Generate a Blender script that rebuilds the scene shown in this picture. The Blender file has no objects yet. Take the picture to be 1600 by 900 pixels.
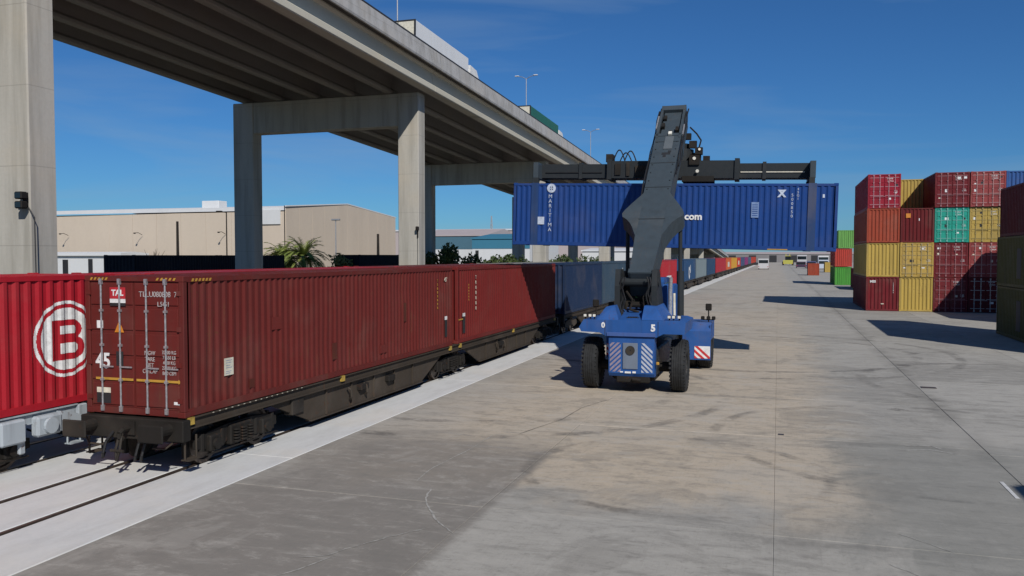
import bpy, bmesh, math, random
from mathutils import Vector, Matrix, Euler
R = math.radians
random.seed(7)
C = bpy.context.scene.collection
SC = bpy.context.scene

# ------------------------------------------------------------------ camera
cam_d = bpy.data.cameras.new("camera"); cam = bpy.data.objects.new("camera", cam_d); C.objects.link(cam)
cam.location = (0, 0, 4.5); cam.rotation_euler = (R(90 - 2.2), 0, R(17.73))
cam_d.sensor_width = 36; cam_d.lens = 29.25; cam_d.clip_start = .1; cam_d.clip_end = 20000
SC.camera = cam

# ------------------------------------------------------------------ sky and sun
SUN_TO = Vector((.75, -1.05, 1.0)).normalized()          # direction towards the sun
SUN_EL = math.asin(SUN_TO.z); SUN_AZ = math.atan2(SUN_TO.x, SUN_TO.y)
w = bpy.data.worlds.new("World"); SC.world = w; w.use_nodes = True
nt = w.node_tree; bg = nt.nodes["Background"]
sky = nt.nodes.new("ShaderNodeTexSky"); sky.sky_type = 'NISHITA'; sky.sun_disc = False
sky.sun_elevation = SUN_EL; sky.sun_rotation = SUN_AZ
sky.air_density = 1.0; sky.dust_density = 0.1; sky.ozone_density = 3.2; sky.altitude = 300
tc = nt.nodes.new("ShaderNodeTexCoord"); mp = nt.nodes.new("ShaderNodeMapping")
mp.inputs['Scale'].default_value = (1.0, 1.6, 9.0); mp.inputs['Rotation'].default_value = (.10, .12, .3)
cl = nt.nodes.new("ShaderNodeTexNoise"); cl.inputs['Scale'].default_value = 1.9; cl.inputs['Detail'].default_value = 7
cl.inputs['Distortion'].default_value = .6
cr = nt.nodes.new("ShaderNodeMapRange"); cr.inputs['From Min'].default_value = .47; cr.inputs['From Max'].default_value = .80
cr.inputs['To Max'].default_value = .42
mxs = nt.nodes.new("ShaderNodeMix"); mxs.data_type = 'RGBA'
mxs.inputs[7].default_value = (3.6, 4.9, 6.4, 1)
nt.links.new(tc.outputs['Generated'], mp.inputs['Vector']); nt.links.new(mp.outputs[0], cl.inputs['Vector'])
nt.links.new(cl.outputs[0], cr.inputs['Value']); nt.links.new(cr.outputs[0], mxs.inputs[0])
tint = nt.nodes.new("ShaderNodeMix"); tint.data_type = 'RGBA'; tint.blend_type = 'MULTIPLY'; tint.inputs[0].default_value = 1   # deep polarised blue
tint.inputs[7].default_value = (.27, .585, .94, 1)
nt.links.new(sky.outputs[0], tint.inputs[6]); nt.links.new(tint.outputs[2], mxs.inputs[6]); nt.links.new(mxs.outputs[2], bg.inputs['Color'])
bg.inputs['Strength'].default_value = 0.073
sd = bpy.data.lights.new("sun", 'SUN'); so = bpy.data.objects.new("sun", sd); C.objects.link(so)
sd.energy = 4.1; sd.angle = R(.5); sd.color = (1, .955, .89)
so.rotation_euler = SUN_TO.to_track_quat('Z', 'Y').to_euler(); so.location = (20, -30, 40)
vs = SC.view_settings; vs.view_transform = 'Standard'; vs.look = 'None'; vs.exposure = 0.0; vs.gamma = 1
try: vs.use_curve_mapping = False
except Exception: pass

# ------------------------------------------------------------------ helpers
def tag(o, label=None, cat=None, group=None, kind=None):
    if label: o['label'] = label
    if cat: o['category'] = cat
    if group: o['group'] = group
    if kind: o['kind'] = kind
    return o
def empty(name, loc=(0, 0, 0), rot=(0, 0, 0), parent=None):
    o = bpy.data.objects.new(name, None); C.objects.link(o); o.location = loc; o.rotation_euler = rot
    o.empty_display_size = .2
    if parent: o.parent = parent
    return o
def thing(name, label, cat, loc=(0, 0, 0), rot=(0, 0, 0), group=None):
    return tag(empty(name, loc, rot), label, cat, group)
def link(name, me, m=None, parent=None, loc=None, rot=None):
    o = bpy.data.objects.new(name, me); C.objects.link(o)
    if parent: o.parent = parent
    if loc is not None: o.location = loc
    if rot is not None: o.rotation_euler = rot
    if m is not None:
        if not me.materials: me.materials.append(None)
        o.material_slots[0].link = 'OBJECT'; o.material_slots[0].material = m
    return o
class MB:
    def __init__(s): s.v = []; s.f = []
    def add(s, vs, fs):
        n = len(s.v); s.v += [tuple(a) for a in vs]; s.f += [tuple(i + n for i in f) for f in fs]; return s
    def box(s, x0, x1, y0, y1, z0, z1, bev=0):
        if bev <= 0:
            v = [(x0,y0,z0),(x1,y0,z0),(x1,y1,z0),(x0,y1,z0),(x0,y0,z1),(x1,y0,z1),(x1,y1,z1),(x0,y1,z1)]
            return s.add(v, [(0,3,2,1),(4,5,6,7),(0,1,5,4),(1,2,6,5),(2,3,7,6),(3,0,4,7)])
        b = min(bev, abs(x1-x0)*.45, abs(y1-y0)*.45, abs(z1-z0)*.45)
        # chamfered box : three insets
        bm = bmesh.new(); bmesh.ops.create_cube(bm, size=1)
        for q in bm.verts:
            q.co = ((x0+x1)/2+q.co.x*(x1-x0), (y0+y1)/2+q.co.y*(y1-y0), (z0+z1)/2+q.co.z*(z1-z0))
        bmesh.ops.bevel(bm, geom=list(bm.edges), offset=b, segments=1, affect='EDGES')
        return s.bm(bm)
    def bm(s, bm):
        bm.verts.index_update()
        s.add([q.co[:] for q in bm.verts], [[q.index for q in f.verts] for f in bm.faces]); bm.free(); return s
    def prism(s, poly, axis, a, b):
        """poly: list of 2D points; axis 'x','y','z' = extrusion axis from a to b. 2D order: x->(y,z) y->(x,z) z->(x,y)"""
        def P(p, t):
            return (t, p[0], p[1]) if axis == 'x' else ((p[0], t, p[1]) if axis == 'y' else (p[0], p[1], t))
        n = len(poly); v = [P(p, a) for p in poly] + [P(p, b) for p in poly]
        f = [tuple(range(n)), tuple(range(2*n-1, n-1, -1))]
        f += [(i, i+n, (i+1) % n+n, (i+1) % n) for i in range(n)]
        return s.add(v, f)
    def tube(s, p, q, r, n=8, r2=None, cap=True):
        p = Vector(p); q = Vector(q); d = (q-p)
        if d.length < 1e-6: return s
        d.normalize(); u = d.orthogonal().normalized(); v = d.cross(u); r2 = r if r2 is None else r2
        vs = [p+(u*math.cos(t)+v*math.sin(t))*r for t in [2*math.pi*i/n for i in range(n)]]
        vs += [q+(u*math.cos(t)+v*math.sin(t))*r2 for t in [2*math.pi*i/n for i in range(n)]]
        f = [(i, (i+1) % n, (i+1) % n+n, i+n) for i in range(n)]
        if cap: f += [tuple(range(n-1, -1, -1)), tuple(range(n, 2*n))]
        return s.add(vs, f)
    def path(s, pts, r, n=6):
        for a, b in zip(pts[:-1], pts[1:]): s.tube(a, b, r, n)
        return s
    def lathe_x(s, prof, cx, cy, cz, n=28):
        """prof: list of (x offset, radius), revolved round the x axis through (cy, cz)"""
        m = len(prof); vs = []; f = []
        for i in range(n):
            t = 2*math.pi*i/n
            for (x, r) in prof: vs.append((cx+x, cy+r*math.cos(t), cz+r*math.sin(t)))
        for i in range(n):
            j = (i+1) % n
            for k in range(m-1): f.append((i*m+k, j*m+k, j*m+k+1, i*m+k+1))
        return s.add(vs, f)
    def mesh(s, name, smooth=False, fix=True):
        me = bpy.data.meshes.new(name); me.from_pydata(s.v, [], s.f)
        if fix:
            b = bmesh.new(); b.from_mesh(me); bmesh.ops.recalc_face_normals(b, faces=b.faces); b.to_mesh(me); b.free()
        if smooth:
            me.shade_smooth()
        me.update(); return me
    def build(s, name, m, parent=None, smooth=False, loc=None, rot=None, fix=True):
        return link(name, s.mesh(name, smooth, fix), m, parent, loc, rot)

# ------------------------------------------------------------------ materials
def base_mat(name):
    m = bpy.data.materials.new(name); m.use_nodes = True
    return m, m.node_tree, m.node_tree.nodes["Principled BSDF"]
def N(nt, t, **kw):
    n = nt.nodes.new(t)
    for k, v in kw.items(): setattr(n, k, v)
    return n
def noise(nt, vec, scale, detail=5, rough=.55, dist=0):
    n = N(nt, "ShaderNodeTexNoise"); n.inputs['Scale'].default_value = scale; n.inputs['Detail'].default_value = detail
    n.inputs['Roughness'].default_value = rough; n.inputs['Distortion'].default_value = dist
    if vec: nt.links.new(vec, n.inputs['Vector'])
    return n.outputs[0]
def mapping(nt, vec, scale=(1, 1, 1), rot=(0, 0, 0), loc=(0, 0, 0)):
    n = N(nt, "ShaderNodeMapping"); n.inputs['Scale'].default_value = scale; n.inputs['Rotation'].default_value = rot
    n.inputs['Location'].default_value = loc; nt.links.new(vec, n.inputs['Vector']); return n.outputs[0]
def ramp(nt, val, a, b, lo=0., hi=1., smooth=True):
    n = N(nt, "ShaderNodeMapRange"); n.interpolation_type = 'SMOOTHSTEP' if smooth else 'LINEAR'
    n.inputs['From Min'].default_value = a; n.inputs['From Max'].default_value = b
    n.inputs['To Min'].default_value = lo; n.inputs['To Max'].default_value = hi
    nt.links.new(val, n.inputs['Value']); return n.outputs[0]
def mix(nt, fac, a, b, mode='MIX'):
    n = N(nt, "ShaderNodeMix"); n.data_type = 'RGBA'; n.blend_type = mode
    for i, v in ((0, fac), (6, a), (7, b)):
        if isinstance(v, (int, float)): n.inputs[i].default_value = v
        elif isinstance(v, tuple): n.inputs[i].default_value = (*v[:3], 1)
        else: nt.links.new(v, n.inputs[i])
    return n.outputs[2]
def mth(nt, op, a, b=None, c=None):
    n = N(nt, "ShaderNodeMath"); n.operation = op
    for i, v in enumerate((a, b, c)):
        if v is None: continue
        if isinstance(v, (int, float)): n.inputs[i].default_value = v
        else: nt.links.new(v, n.inputs[i])
    return n.outputs[0]
def bump(nt, b, h, strength=.3, dist=.02):
    n = N(nt, "ShaderNodeBump"); n.inputs['Strength'].default_value = strength; n.inputs['Distance'].default_value = dist
    nt.links.new(h, n.inputs['Height']); nt.links.new(n.outputs[0], b.inputs['Normal'])
_mc = {}
def paint(name, col, wear=.35, rough=.5, rust=.35, fade=.15, spec=.2):
    """weathered industrial paint: run-off streaks, chalky fading, scattered rust"""
    key = ('p', name)
    if key in _mc: return _mc[key]
    m, nt, b = base_mat(name)
    co = N(nt, "ShaderNodeTexCoord").outputs['Object']
    oi = N(nt, "ShaderNodeObjectInfo")
    off = N(nt, "ShaderNodeVectorMath", operation='ADD'); nt.links.new(co, off.inputs[0])
    rv = mth(nt, 'MULTIPLY', oi.outputs['Random'], 37.0)
    cx = N(nt, "ShaderNodeCombineXYZ")
    for i in range(3): nt.links.new(rv, cx.inputs[i])
    nt.links.new(cx.outputs[0], off.inputs[1]); v = off.outputs[0]
    st = noise(nt, mapping(nt, v, (2.2, 2.2, .12)), 1.6, 6, .6)
    blot = noise(nt, v, .8, 5, .6)
    fine = noise(nt, v, 9, 6, .65)
    c1 = mix(nt, ramp(nt, st, .42, .72, 0, wear), col, tuple(c*.52+.012 for c in col))
    c2 = mix(nt, ramp(nt, blot, .45, .75, 0, fade), c1, tuple(min(1, c*1.15+.025) for c in col))
    strk = noise(nt, mapping(nt, v, (5, 5, .25)), 1.5, 4, .6)
    c2 = mix(nt, mth(nt, 'MULTIPLY', ramp(nt, strk, .58, .72), mth(nt, 'MULTIPLY', ramp(nt, blot, .48, .62), rust)), c2, (.10, .045, .022))
    dust = noise(nt, v, .35, 4, .6)
    c2 = mix(nt, ramp(nt, dust, .5, .75, 0, fade*.9), c2, (.17, .14, .11))
    rm = mth(nt, 'MULTIPLY', ramp(nt, fine, .58, .68, 0, 1), ramp(nt, blot, .42, .66, 0, rust))
    c3 = mix(nt, rm, c2, (.09, .035, .015))
    nt.links.new(c3, b.inputs['Base Color'])
    nt.links.new(ramp(nt, fine, .3, .7, rough-.08, rough+.15), b.inputs['Roughness'])
    b.inputs['Specular IOR Level'].default_value = spec
    bump(nt, b, fine, .12, .01)
    _mc[key] = m; return m
def plain(name, col, rough=.6, metal=0., nsc=4., amp=.25, emis=None):
    key = ('s', name)
    if key in _mc: return _mc[key]
    m, nt, b = base_mat(name)
    co = N(nt, "ShaderNodeTexCoord").outputs['Object']
    f = noise(nt, co, nsc, 5, .6)
    nt.links.new(mix(nt, ramp(nt, f, .3, .72), tuple(c*(1-amp) for c in col), tuple(min(1, c*(1+amp*.6)) for c in col)), b.inputs['Base Color'])
    b.inputs['Roughness'].default_value = rough; b.inputs['Metallic'].default_value = metal
    bump(nt, b, f, .08, .01)
    _mc[key] = m; return m
def ink(name, col):
    key = ('i', name)
    if key in _mc: return _mc[key]
    m, nt, b = base_mat(name)
    co = N(nt, "ShaderNodeTexCoord").outputs['Object']
    f = noise(nt, co, 6, 4, .7)
    nt.links.new(mix(nt, ramp(nt, f, .35, .75), col, tuple(c*.72 for c in col)), b.inputs['Base Color'])
    b.inputs['Roughness'].default_value = .6
    _mc[key] = m; return m
def glass_mat():
    m, nt, b = base_mat("dark_window_glass"); b.inputs['Base Color'].default_value = (.012, .016, .02, 1)
    b.inputs['Roughness'].default_value = .06; b.inputs['Specular IOR Level'].default_value = .7; return m
M_GLASS = glass_mat()

def concrete(name, col, stain=.5, sc=1., streak=(1.2, 1.2, .10)):
    """cast structural concrete: run-off streaks, pour marks, pores"""
    m, nt, b = base_mat(name)
    co = N(nt, "ShaderNodeTexCoord").outputs['Object']
    st = noise(nt, mapping(nt, co, streak), 1.3*sc, 7, .62)
    big = noise(nt, co, .25*sc, 4, .6); fine = noise(nt, co, 7*sc, 8, .7)
    c = mix(nt, ramp(nt, st, .38, .72, 0, stain), col, (col[0]*.50, col[1]*.49, col[2]*.46))
    c = mix(nt, ramp(nt, big, .45, .7, 0, .35), c, (col[0]*1.12, col[1]*1.0, col[2]*.84))
    c = mix(nt, ramp(nt, fine, .35, .75, 0, .25), c, tuple(k*.72 for k in col))
    sep = N(nt, "ShaderNodeSeparateXYZ"); nt.links.new(co, sep.inputs[0])
    lift = mth(nt, 'LESS_THAN', mth(nt, 'FRACT', mth(nt, 'DIVIDE', sep.outputs[2], 2.4)), .012)   # pour joints
    c = mix(nt, mth(nt, 'MULTIPLY', lift, .35), c, tuple(k*.4 for k in col))
    nt.links.new(c, b.inputs['Base Color']); b.inputs['Roughness'].default_value = .88
    b.inputs['Specular IOR Level'].default_value = .2
    bump(nt, b, fine, .25, .015); return m
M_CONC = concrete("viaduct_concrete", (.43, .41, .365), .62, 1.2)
M_GIRD = concrete("shaded_girder_concrete", (.285, .27, .245), .4, 1., (1.5, .06, .5))  # inner girders: concrete darkened so its colour carries the shade under the deck
M_FASC = concrete('sunlit_fascia_concrete', (.50, .475, .40), .35, 1., (1.5, .06, .5))  # outer girder: same concrete lightened, sunlight put into its colour
M_PARA = concrete("parapet_concrete", (.40, .395, .39), .6, 1.2, (1.3, 1.3, .5))

def pavement_mat(name, base, tan, stains=True):
    m, nt, b = base_mat(name)
    g = N(nt, "ShaderNodeNewGeometry").outputs['Position']
    oi = N(nt, "ShaderNodeObjectInfo").outputs['Random']
    sep = N(nt, "ShaderNodeSeparateXYZ"); nt.links.new(g, sep.inputs[0]); X, Y = sep.outputs[0], sep.outputs[1]
    big = noise(nt, g, .11, 5, .6, .4); med = noise(nt, g, .55, 7, .65, .3); fine = noise(nt, g, 5.5, 8, .72); grit = noise(nt, g, 42, 3, .7)
    drag = noise(nt, mapping(nt, g, (.35, 1.5, 1), (0, 0, .08)), 1.6, 9, .72, .25)      # sideways scuffs
    tyre = noise(nt, mapping(nt, g, (2.2, .05, 1), (0, 0, -.05)), 1.1, 5, .6, .25)      # tyre lines along the yard
    c = mix(nt, oi, tuple(k*.86 for k in base), tuple(k*1.10 for k in base))
    # trodden-in sandy dirt down the middle bay
    nx = mth(nt, 'ADD', X, mth(nt, 'MULTIPLY', mth(nt, 'SUBTRACT', med, .5), 3.2))
    ny = mth(nt, 'ADD', Y, mth(nt, 'MULTIPLY', mth(nt, 'SUBTRACT', med, .5), 5.5))
    tm = mth(nt, 'MULTIPLY', ramp(nt, nx, -11.5, -6.5), ramp(nt, nx, 2.6, .3))
    tm = mth(nt, 'MULTIPLY', tm, ramp(nt, ny, 14.0, 16.3))
    tm = mth(nt, 'MULTIPLY', tm, ramp(nt, ny, 90, 40, .45, 1.0))
    tm = mth(nt, 'MULTIPLY', tm, ramp(nt, big, .25, .6, .55, 1.0))
    c = mix(nt, mth(nt, 'MULTIPLY', tm, .90), c, tan)
    # large worn brown-grey patch in the near left bay with a straight edge along the joint
    wx = mth(nt, 'ADD', X, mth(nt, 'MULTIPLY', mth(nt, 'SUBTRACT', fine, .5), .25))
    dm = mth(nt, 'MULTIPLY', ramp(nt, wx, -4.72, -4.95), ramp(nt, mth(nt, 'ADD', Y, mth(nt, 'MULTIPLY', mth(nt, 'SUBTRACT', drag, .5), 7.)), 20.2, 17.4))
    dm = mth(nt, 'MULTIPLY', dm, ramp(nt, mth(nt, 'ADD', wx, mth(nt, 'MULTIPLY', med, 4)), -9.6, -6.8, .25, 1.))
    if stains: c = mix(nt, mth(nt, 'MULTIPLY', dm, .80), c, (.205, .187, .165))
    # scuffs, tyre rubber, oil
    c = mix(nt, ramp(nt, drag, .50, .66, 0, .44), c, tuple(k*.55 for k in base))
    c = mix(nt, ramp(nt, drag, .48, .32, 0, .36), c, tuple(min(1, k*1.28) for k in base))
    c = mix(nt, ramp(nt, tyre, .60, .78, 0, .16), c, tuple(k*.45 for k in base))
    c = mix(nt, ramp(nt, med, .55, .80, 0, .38), c, tuple(k*.58 for k in base))
    broom = noise(nt, mapping(nt, g, (14, .5, 1)), 2.2, 5, .7)
    c = mix(nt, ramp(nt, broom, .50, .75, 0, .22), c, tuple(k*.6 for k in base))
    c = mix(nt, ramp(nt, broom, .46, .25, 0, .20), c, tuple(min(1, k*1.35) for k in base))
    c = mix(nt, ramp(nt, fine, .52, .74, 0, .60), c, tuple(k*.55 for k in base))
    c = mix(nt, ramp(nt, fine, .40, .22, 0, .35), c, tuple(min(1, k*1.3) for k in base))
    mott = noise(nt, mapping(nt, g, (.7, 1.3, 1), (0, 0, .3)), 2.1, 9, .78, .2)
    c = mix(nt, ramp(nt, mott, .50, .64, 0, .34), c, tuple(k*.52 for k in base))
    c = mix(nt, ramp(nt, mott, .48, .34, 0, .36), c, tuple(min(1, k*1.38) for k in base))
    c = mix(nt, ramp(nt, grit, .35, .75, 0, .16), c, tuple(k*.5 for k in base))
    band = None
    for (yj, xa, xb) in ((13.7, -1.5, 3.6), (21.4, .6, 4.4), (32.8, .5, 4.6), (16.6, 1.2, 2.9), (27.4, -4, 1)):
        d_ = mth(nt, 'ABSOLUTE', mth(nt, 'SUBTRACT', mth(nt, 'ADD', Y, mth(nt, 'MULTIPLY', mth(nt, 'SUBTRACT', med, .5), .9)), yj))
        q = mth(nt, 'MULTIPLY', ramp(nt, d_, .34, .02), mth(nt, 'MULTIPLY', ramp(nt, X, xa, xa+1.2), ramp(nt, X, xb, xb-1.0)))
        band = q if band is None else mth(nt, 'MAXIMUM', band, q)
    c = mix(nt, mth(nt, 'MULTIPLY', mth(nt, 'MULTIPLY', band, ramp(nt, fine, .3, .6, .35, 1)), .55), c, tuple(k*.52 for k in base))
    grime = mth(nt, 'MULTIPLY', ramp(nt, mth(nt, 'ABSOLUTE', mth(nt, 'SUBTRACT', X, 4.62)), .55, .0), ramp(nt, med, .35, .6, .15, 1))
    c = mix(nt, mth(nt, 'MULTIPLY', grime, .5), c, tuple(k*.5 for k in base))
    blot = noise(nt, g, .33, 6, .68, .8)
    c = mix(nt, ramp(nt, blot, .54, .60, 0, .26), c, (.165, .155, .138))
    c = mix(nt, ramp(nt, blot, .46, .40, 0, .22), c, (.43, .41, .37))
    # curved rubber scrub left by turning machines
    for (cx, cy, r0, wd_) in ((-9.5, 27.0, 6.2, .30), (-9.5, 27.0, 8.0, .28), (-1.5, 41.0, 7.4, .34), (-1.5, 41.0, 9.2, .30), (3.5, 22.0, 5.0, .22), (-2.0, 17.5, 3.1, .2), (9.0, 33.0, 6.0, .3)):
        dx = mth(nt, 'SUBTRACT', X, cx); dy_ = mth(nt, 'SUBTRACT', Y, cy)
        rr_ = mth(nt, 'SQRT', mth(nt, 'ADD', mth(nt, 'MULTIPLY', dx, dx), mth(nt, 'MULTIPLY', dy_, dy_)))
        arc = ramp(nt, mth(nt, 'ABSOLUTE', mth(nt, 'SUBTRACT', mth(nt, 'ADD', rr_, mth(nt, 'MULTIPLY', mth(nt, 'SUBTRACT', big, .5), 1.2)), r0)), wd_, wd_*.3)
        arc = mth(nt, 'MULTIPLY', arc, mth(nt, 'MULTIPLY', ramp(nt, med, .42, .62), ramp(nt, fine, .3, .6, .4, 1)))
        c = mix(nt, mth(nt, 'MULTIPLY', arc, .60), c, (.09, .085, .078))
    gx_ = mth(nt, 'ADD', X, mth(nt, 'MULTIPLY', mth(nt, 'SUBTRACT', blot, .5), 5.)); gy_ = mth(nt, 'ADD', Y, mth(nt, 'MULTIPLY', mth(nt, 'SUBTRACT', med, .5), 6.))
    damp = mth(nt, 'MULTIPLY', mth(nt, 'MULTIPLY', ramp(nt, gx_, 1.0, 1.9), ramp(nt, gx_, 7.5, 5.5)), ramp(nt, gy_, 23.5, 20.5))
    c = mix(nt, mth(nt, 'MULTIPLY', damp, .42), c, (.175, .180, .165))
    vor = N(nt, "ShaderNodeTexVoronoi"); vor.inputs['Scale'].default_value = .22; nt.links.new(g, vor.inputs['Vector'])
    spot = ramp(nt, mth(nt, 'ADD', vor.outputs['Distance'], mth(nt, 'MULTIPLY', fine, .25)), .20, .15, 0, .55)
    c = mix(nt, spot, c, (.07, .065, .058))
    nt.links.new(c, b.inputs['Base Color'])
    nt.links.new(ramp(nt, med, .3, .7, .78, .95), b.inputs['Roughness']); b.inputs['Specular IOR Level'].default_value = .18
    bump(nt, b, mth(nt, 'ADD', fine, mth(nt, 'MULTIPLY', grit, .35)), .30, .02)
    return m
M_PAVE = pavement_mat("yard_concrete", (.345, .330, .296), (.500, .418, .315))
M_TRACKBED = concrete("white_track_concrete", (.74, .745, .73), .30, 1.6, (1.2, .35, 1))
def soil_mat():
    m, nt, b = base_mat("ballast_soil"); g = N(nt, "ShaderNodeNewGeometry").outputs['Position']
    a = noise(nt, g, .08, 5, .6); f = noise(nt, g, 6, 8, .75)
    c = mix(nt, ramp(nt, a, .42, .62), (.24, .22, .18), (.15, .16, .09)); c = mix(nt, ramp(nt, f, .35, .7, 0, .6), c, (.10, .09, .075))
    nt.links.new(c, b.inputs['Base Color']); b.inputs['Roughness'].default_value = .95; bump(nt, b, f, .5, .05); return m
M_SOIL = soil_mat()
M_JOINT = plain("joint_dirt", (.15, .14, .12), .9)
M_RAIL = plain("rail_steel", (.11, .085, .07), .42, .5, 9)
M_GROOVE = plain("rail_groove", (.02, .017, .015), .9)
M_BLACK = paint("wagon_black", (.015, .013, .011), .3, .7, .5, .25)
M_WAGON = paint("wagon_brown_grey", (.050, .039, .029), .5, .75, .6, .4)
M_PALEWAG = paint("wagon_pale_blue", (.36, .40, .43), .8, .6, .9, .3)
M_RUBBER = plain("tyre_rubber", (.015, .016, .017), .75, 0, 6, .45)
M_STEEL = plain("galvanised_bar", (.42, .42, .43), .42, .55, 20, .3)
M_WHITE = ink("white_lettering", (.74, .74, .73))
M_YEL = ink("yellow_marking", (.46, .25, .035)); M_ORANGE = ink("orange_marking", (.62, .22, .02)); M_DARKINK = ink("dark_marking", (.02, .02, .022))
M_CREAM = ink("cream_plate", (.66, .62, .50)); M_REDINK = ink("red_sticker", (.45, .02, .03)); M_GREYINK = ink("grey_plate", (.30, .34, .42))
M_DGREY = paint("boom_grey", (.045, .060, .072), .5, .48, .22, .25)
M_DGREY2 = paint("spreader_grey", (.022, .026, .029), .3, .5, .1, .15)
M_BLUE = paint("machine_blue", (.020, .082, .27), .5, .5, .35, .45)
M_HOSE = plain("hose_rubber", (.012, .012, .013), .55)
M_CHROME = plain("chrome_rod", (.55, .55, .56), .22, .9, 8, .1)
M_LAMP = ink("lamp_lens", (.7, .68, .6))

# ------------------------------------------------------------------ text
_tc = {}
def text_mesh(s, size, bold=0., line=.95, ax='CENTER'):
    k = (s, size, bold, line, ax)
    if k in _tc: return _tc[k]
    cu = bpy.data.curves.new("lettering", 'FONT'); cu.body = s; cu.size = size; cu.extrude = .004; cu.offset = bold
    cu.align_x = ax; cu.align_y = 'CENTER'; cu.space_line = line; cu.resolution_u = 3
    o = bpy.data.objects.new("lettering", cu); me = bpy.data.meshes.new_from_object(o)
    bpy.data.objects.remove(o); bpy.data.curves.remove(cu); me.materials.clear(); _tc[k] = me; return me
def text_on(s, size, mat, parent, loc, face='-y', name="lettering", bold=0., line=.95, sx=1., ax='CENTER'):
    rot = {'-y': (R(90), 0, 0), '+x': (R(90), 0, R(90)), '-x': (R(90), 0, R(-90))}[face]
    o = link(name, text_mesh(s, size, bold, line, ax).copy() if False else text_mesh(s, size, bold, line, ax), mat, parent, loc, rot)
    o.scale = (sx, 1, 1); return o

# ------------------------------------------------------------------ shipping containers
# local frame: length along y (0..L), width along x (-W/2..W/2), height z (0..H)
_cm = {}
def cmesh(key, fn):
    if key not in _cm: _cm[key] = fn()
    return _cm[key]
def corr_side(L, H, x, s, pitch=.28, dep=.036, y0=.16, y1=.16, zb=.17, zt=.12, dents=0):
    def fn():
        mb = MB(); n = max(3, int((L-y0-y1)/pitch)); p = (L-y0-y1)/n; pts = []
        for i in range(n):
            a = y0+i*p
            pts += [(a, 0), (a+p*.26, 0), (a+p*.50, 1), (a+p*.76, 1)]
        pts.append((L-y1, 0)); v = []; f = []
        for (y, d) in pts: v += [(x-s*(.008+d*dep), y, zb), (x-s*(.008+d*dep), y, H-zt)]
        for i in range(len(pts)-1): f.append((2*i, 2*i+2, 2*i+3, 2*i+1) if s > 0 else (2*i, 2*i+1, 2*i+3, 2*i+2))
        if dents:
            rr = random.Random(int(L*100)+s); D = [(rr.uniform(.5, L-.5), rr.uniform(.3, H-.3), rr.uniform(.25, .9), rr.uniform(.15, .5), rr.uniform(-.004, .022)) for _ in range(dents)]
            m_ = 9; v = []; f = []
            for (y, d) in pts:
                for k in range(m_+1):
                    z = zb+(H-zt-zb)*k/m_; q = sum(e*math.exp(-((y-a)/b)**2-((z-c_)/g)**2) for (a, c_, b, g, e) in D)
                    v.append((x-s*(.008+d*dep+max(-.006, q)), y, z))
            n1 = m_+1
            for i in range(len(pts)-1):
                for k in range(m_): a = i*n1+k; b = (i+1)*n1+k; f.append((a, b, b+1, a+1) if s > 0 else (a, a+1, b+1, b))
        return mb.add(v, f).mesh("side_panel", fix=False)
    return cmesh(('s', L, H, x, s, pitch, dep, dents), fn)
def corr_end(W, H, y, s, dep=.058, n=8):
    def fn():
        mb = MB(); x0 = -W/2+.13; x1 = -x0; p = (x1-x0)/n; pts = []
        for i in range(n):
            a = x0+i*p; pts += [(a, 0), (a+p*.28, 0), (a+p*.5, 1), (a+p*.78, 1)]
        pts.append((x1, 0)); v = []; f = []
        for (x, d) in pts: v += [(x, y-s*(.010+d*dep), .15), (x, y-s*(.010+d*dep), H-.10)]
        for i in range(len(pts)-1): f.append((2*i, 2*i+1, 2*i+3, 2*i+2) if s > 0 else (2*i, 2*i+2, 2*i+3, 2*i+1))
        return mb.add(v, f).mesh("end_panel", fix=False)
    return cmesh(('e', W, H, y, s, n), fn)
def frame_mesh(L, W, H, bev):
    def fn():
        mb = MB(); w = W/2
        for sx in (-1, 1):
            xa, xb = (w-.12, w) if sx > 0 else (-w, -w+.12)
            for (ya, yb) in ((0, .12), (L-.12, L)): mb.box(xa, xb, ya, yb, .12, H-.12, bev)
            mb.box(min(xb-.07*sx, xb) if sx > 0 else xa, xb if sx > 0 else xa+.07, .12, L-.12, 0.02, .17)
            mb.box(xb-.07 if sx > 0 else xa, xb if sx > 0 else xa+.07, .12, L-.12, H-.12, H-.02)
        for (ya, yb) in ((.0, .10), (L-.10, L)):
            mb.box(-w+.12, w-.12, ya, yb, .02, .15); mb.box(-w+.12, w-.12, ya, yb, H-.11, H-.02)
        mb.box(-w+.07, w-.07, .1, L-.1, .06, .12)
        return mb.mesh("frame")
    return cmesh(('f', L, W, H, bev > 0), fn)
def roof_mesh(L, W, H, det):
    def fn():
        mb = MB()
        n = int((L-.4)/.55) if det else 1
        mb.box(-W/2+.07, W/2-.07, .1, L-.1, H-.05, H-.035)
        if det:
            for i in range(n): a = .2+i*(L-.4)/n; mb.box(-W/2+.15, W/2-.15, a+.04, a+.32, H-.035, H-.015)
        return mb.mesh("roof")
    return cmesh(('r', L, W, H, det), fn)
def cast_mesh():
    def fn():
        mb = MB(); mb.box(-.09, .09, -.09, .09, -.06, .06, .012); return mb.mesh("corner_casting")
    return cmesh('cast', fn)
def door_mesh(W, H, side, bands, y=0.):
    def fn():
        mb = MB(); x0, x1 = (-W/2+.125, -.008) if side < 0 else (.008, W/2-.125); z0, z1 = .155, H-.115
        mb.box(x0, x1, y+.035, y+.07, z0, z1)
        # raised fields separated by shallow recessed bands
        n = bands; hh = (z1-z0)/n
        for i in range(n): mb.box(x0+.02, x1-.02, y+.012, y+.036, z0+i*hh+.035, z0+(i+1)*hh-.035, .014)
        return mb.mesh("door")
    return cmesh(('d', W, H, side, bands, y), fn)
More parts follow.
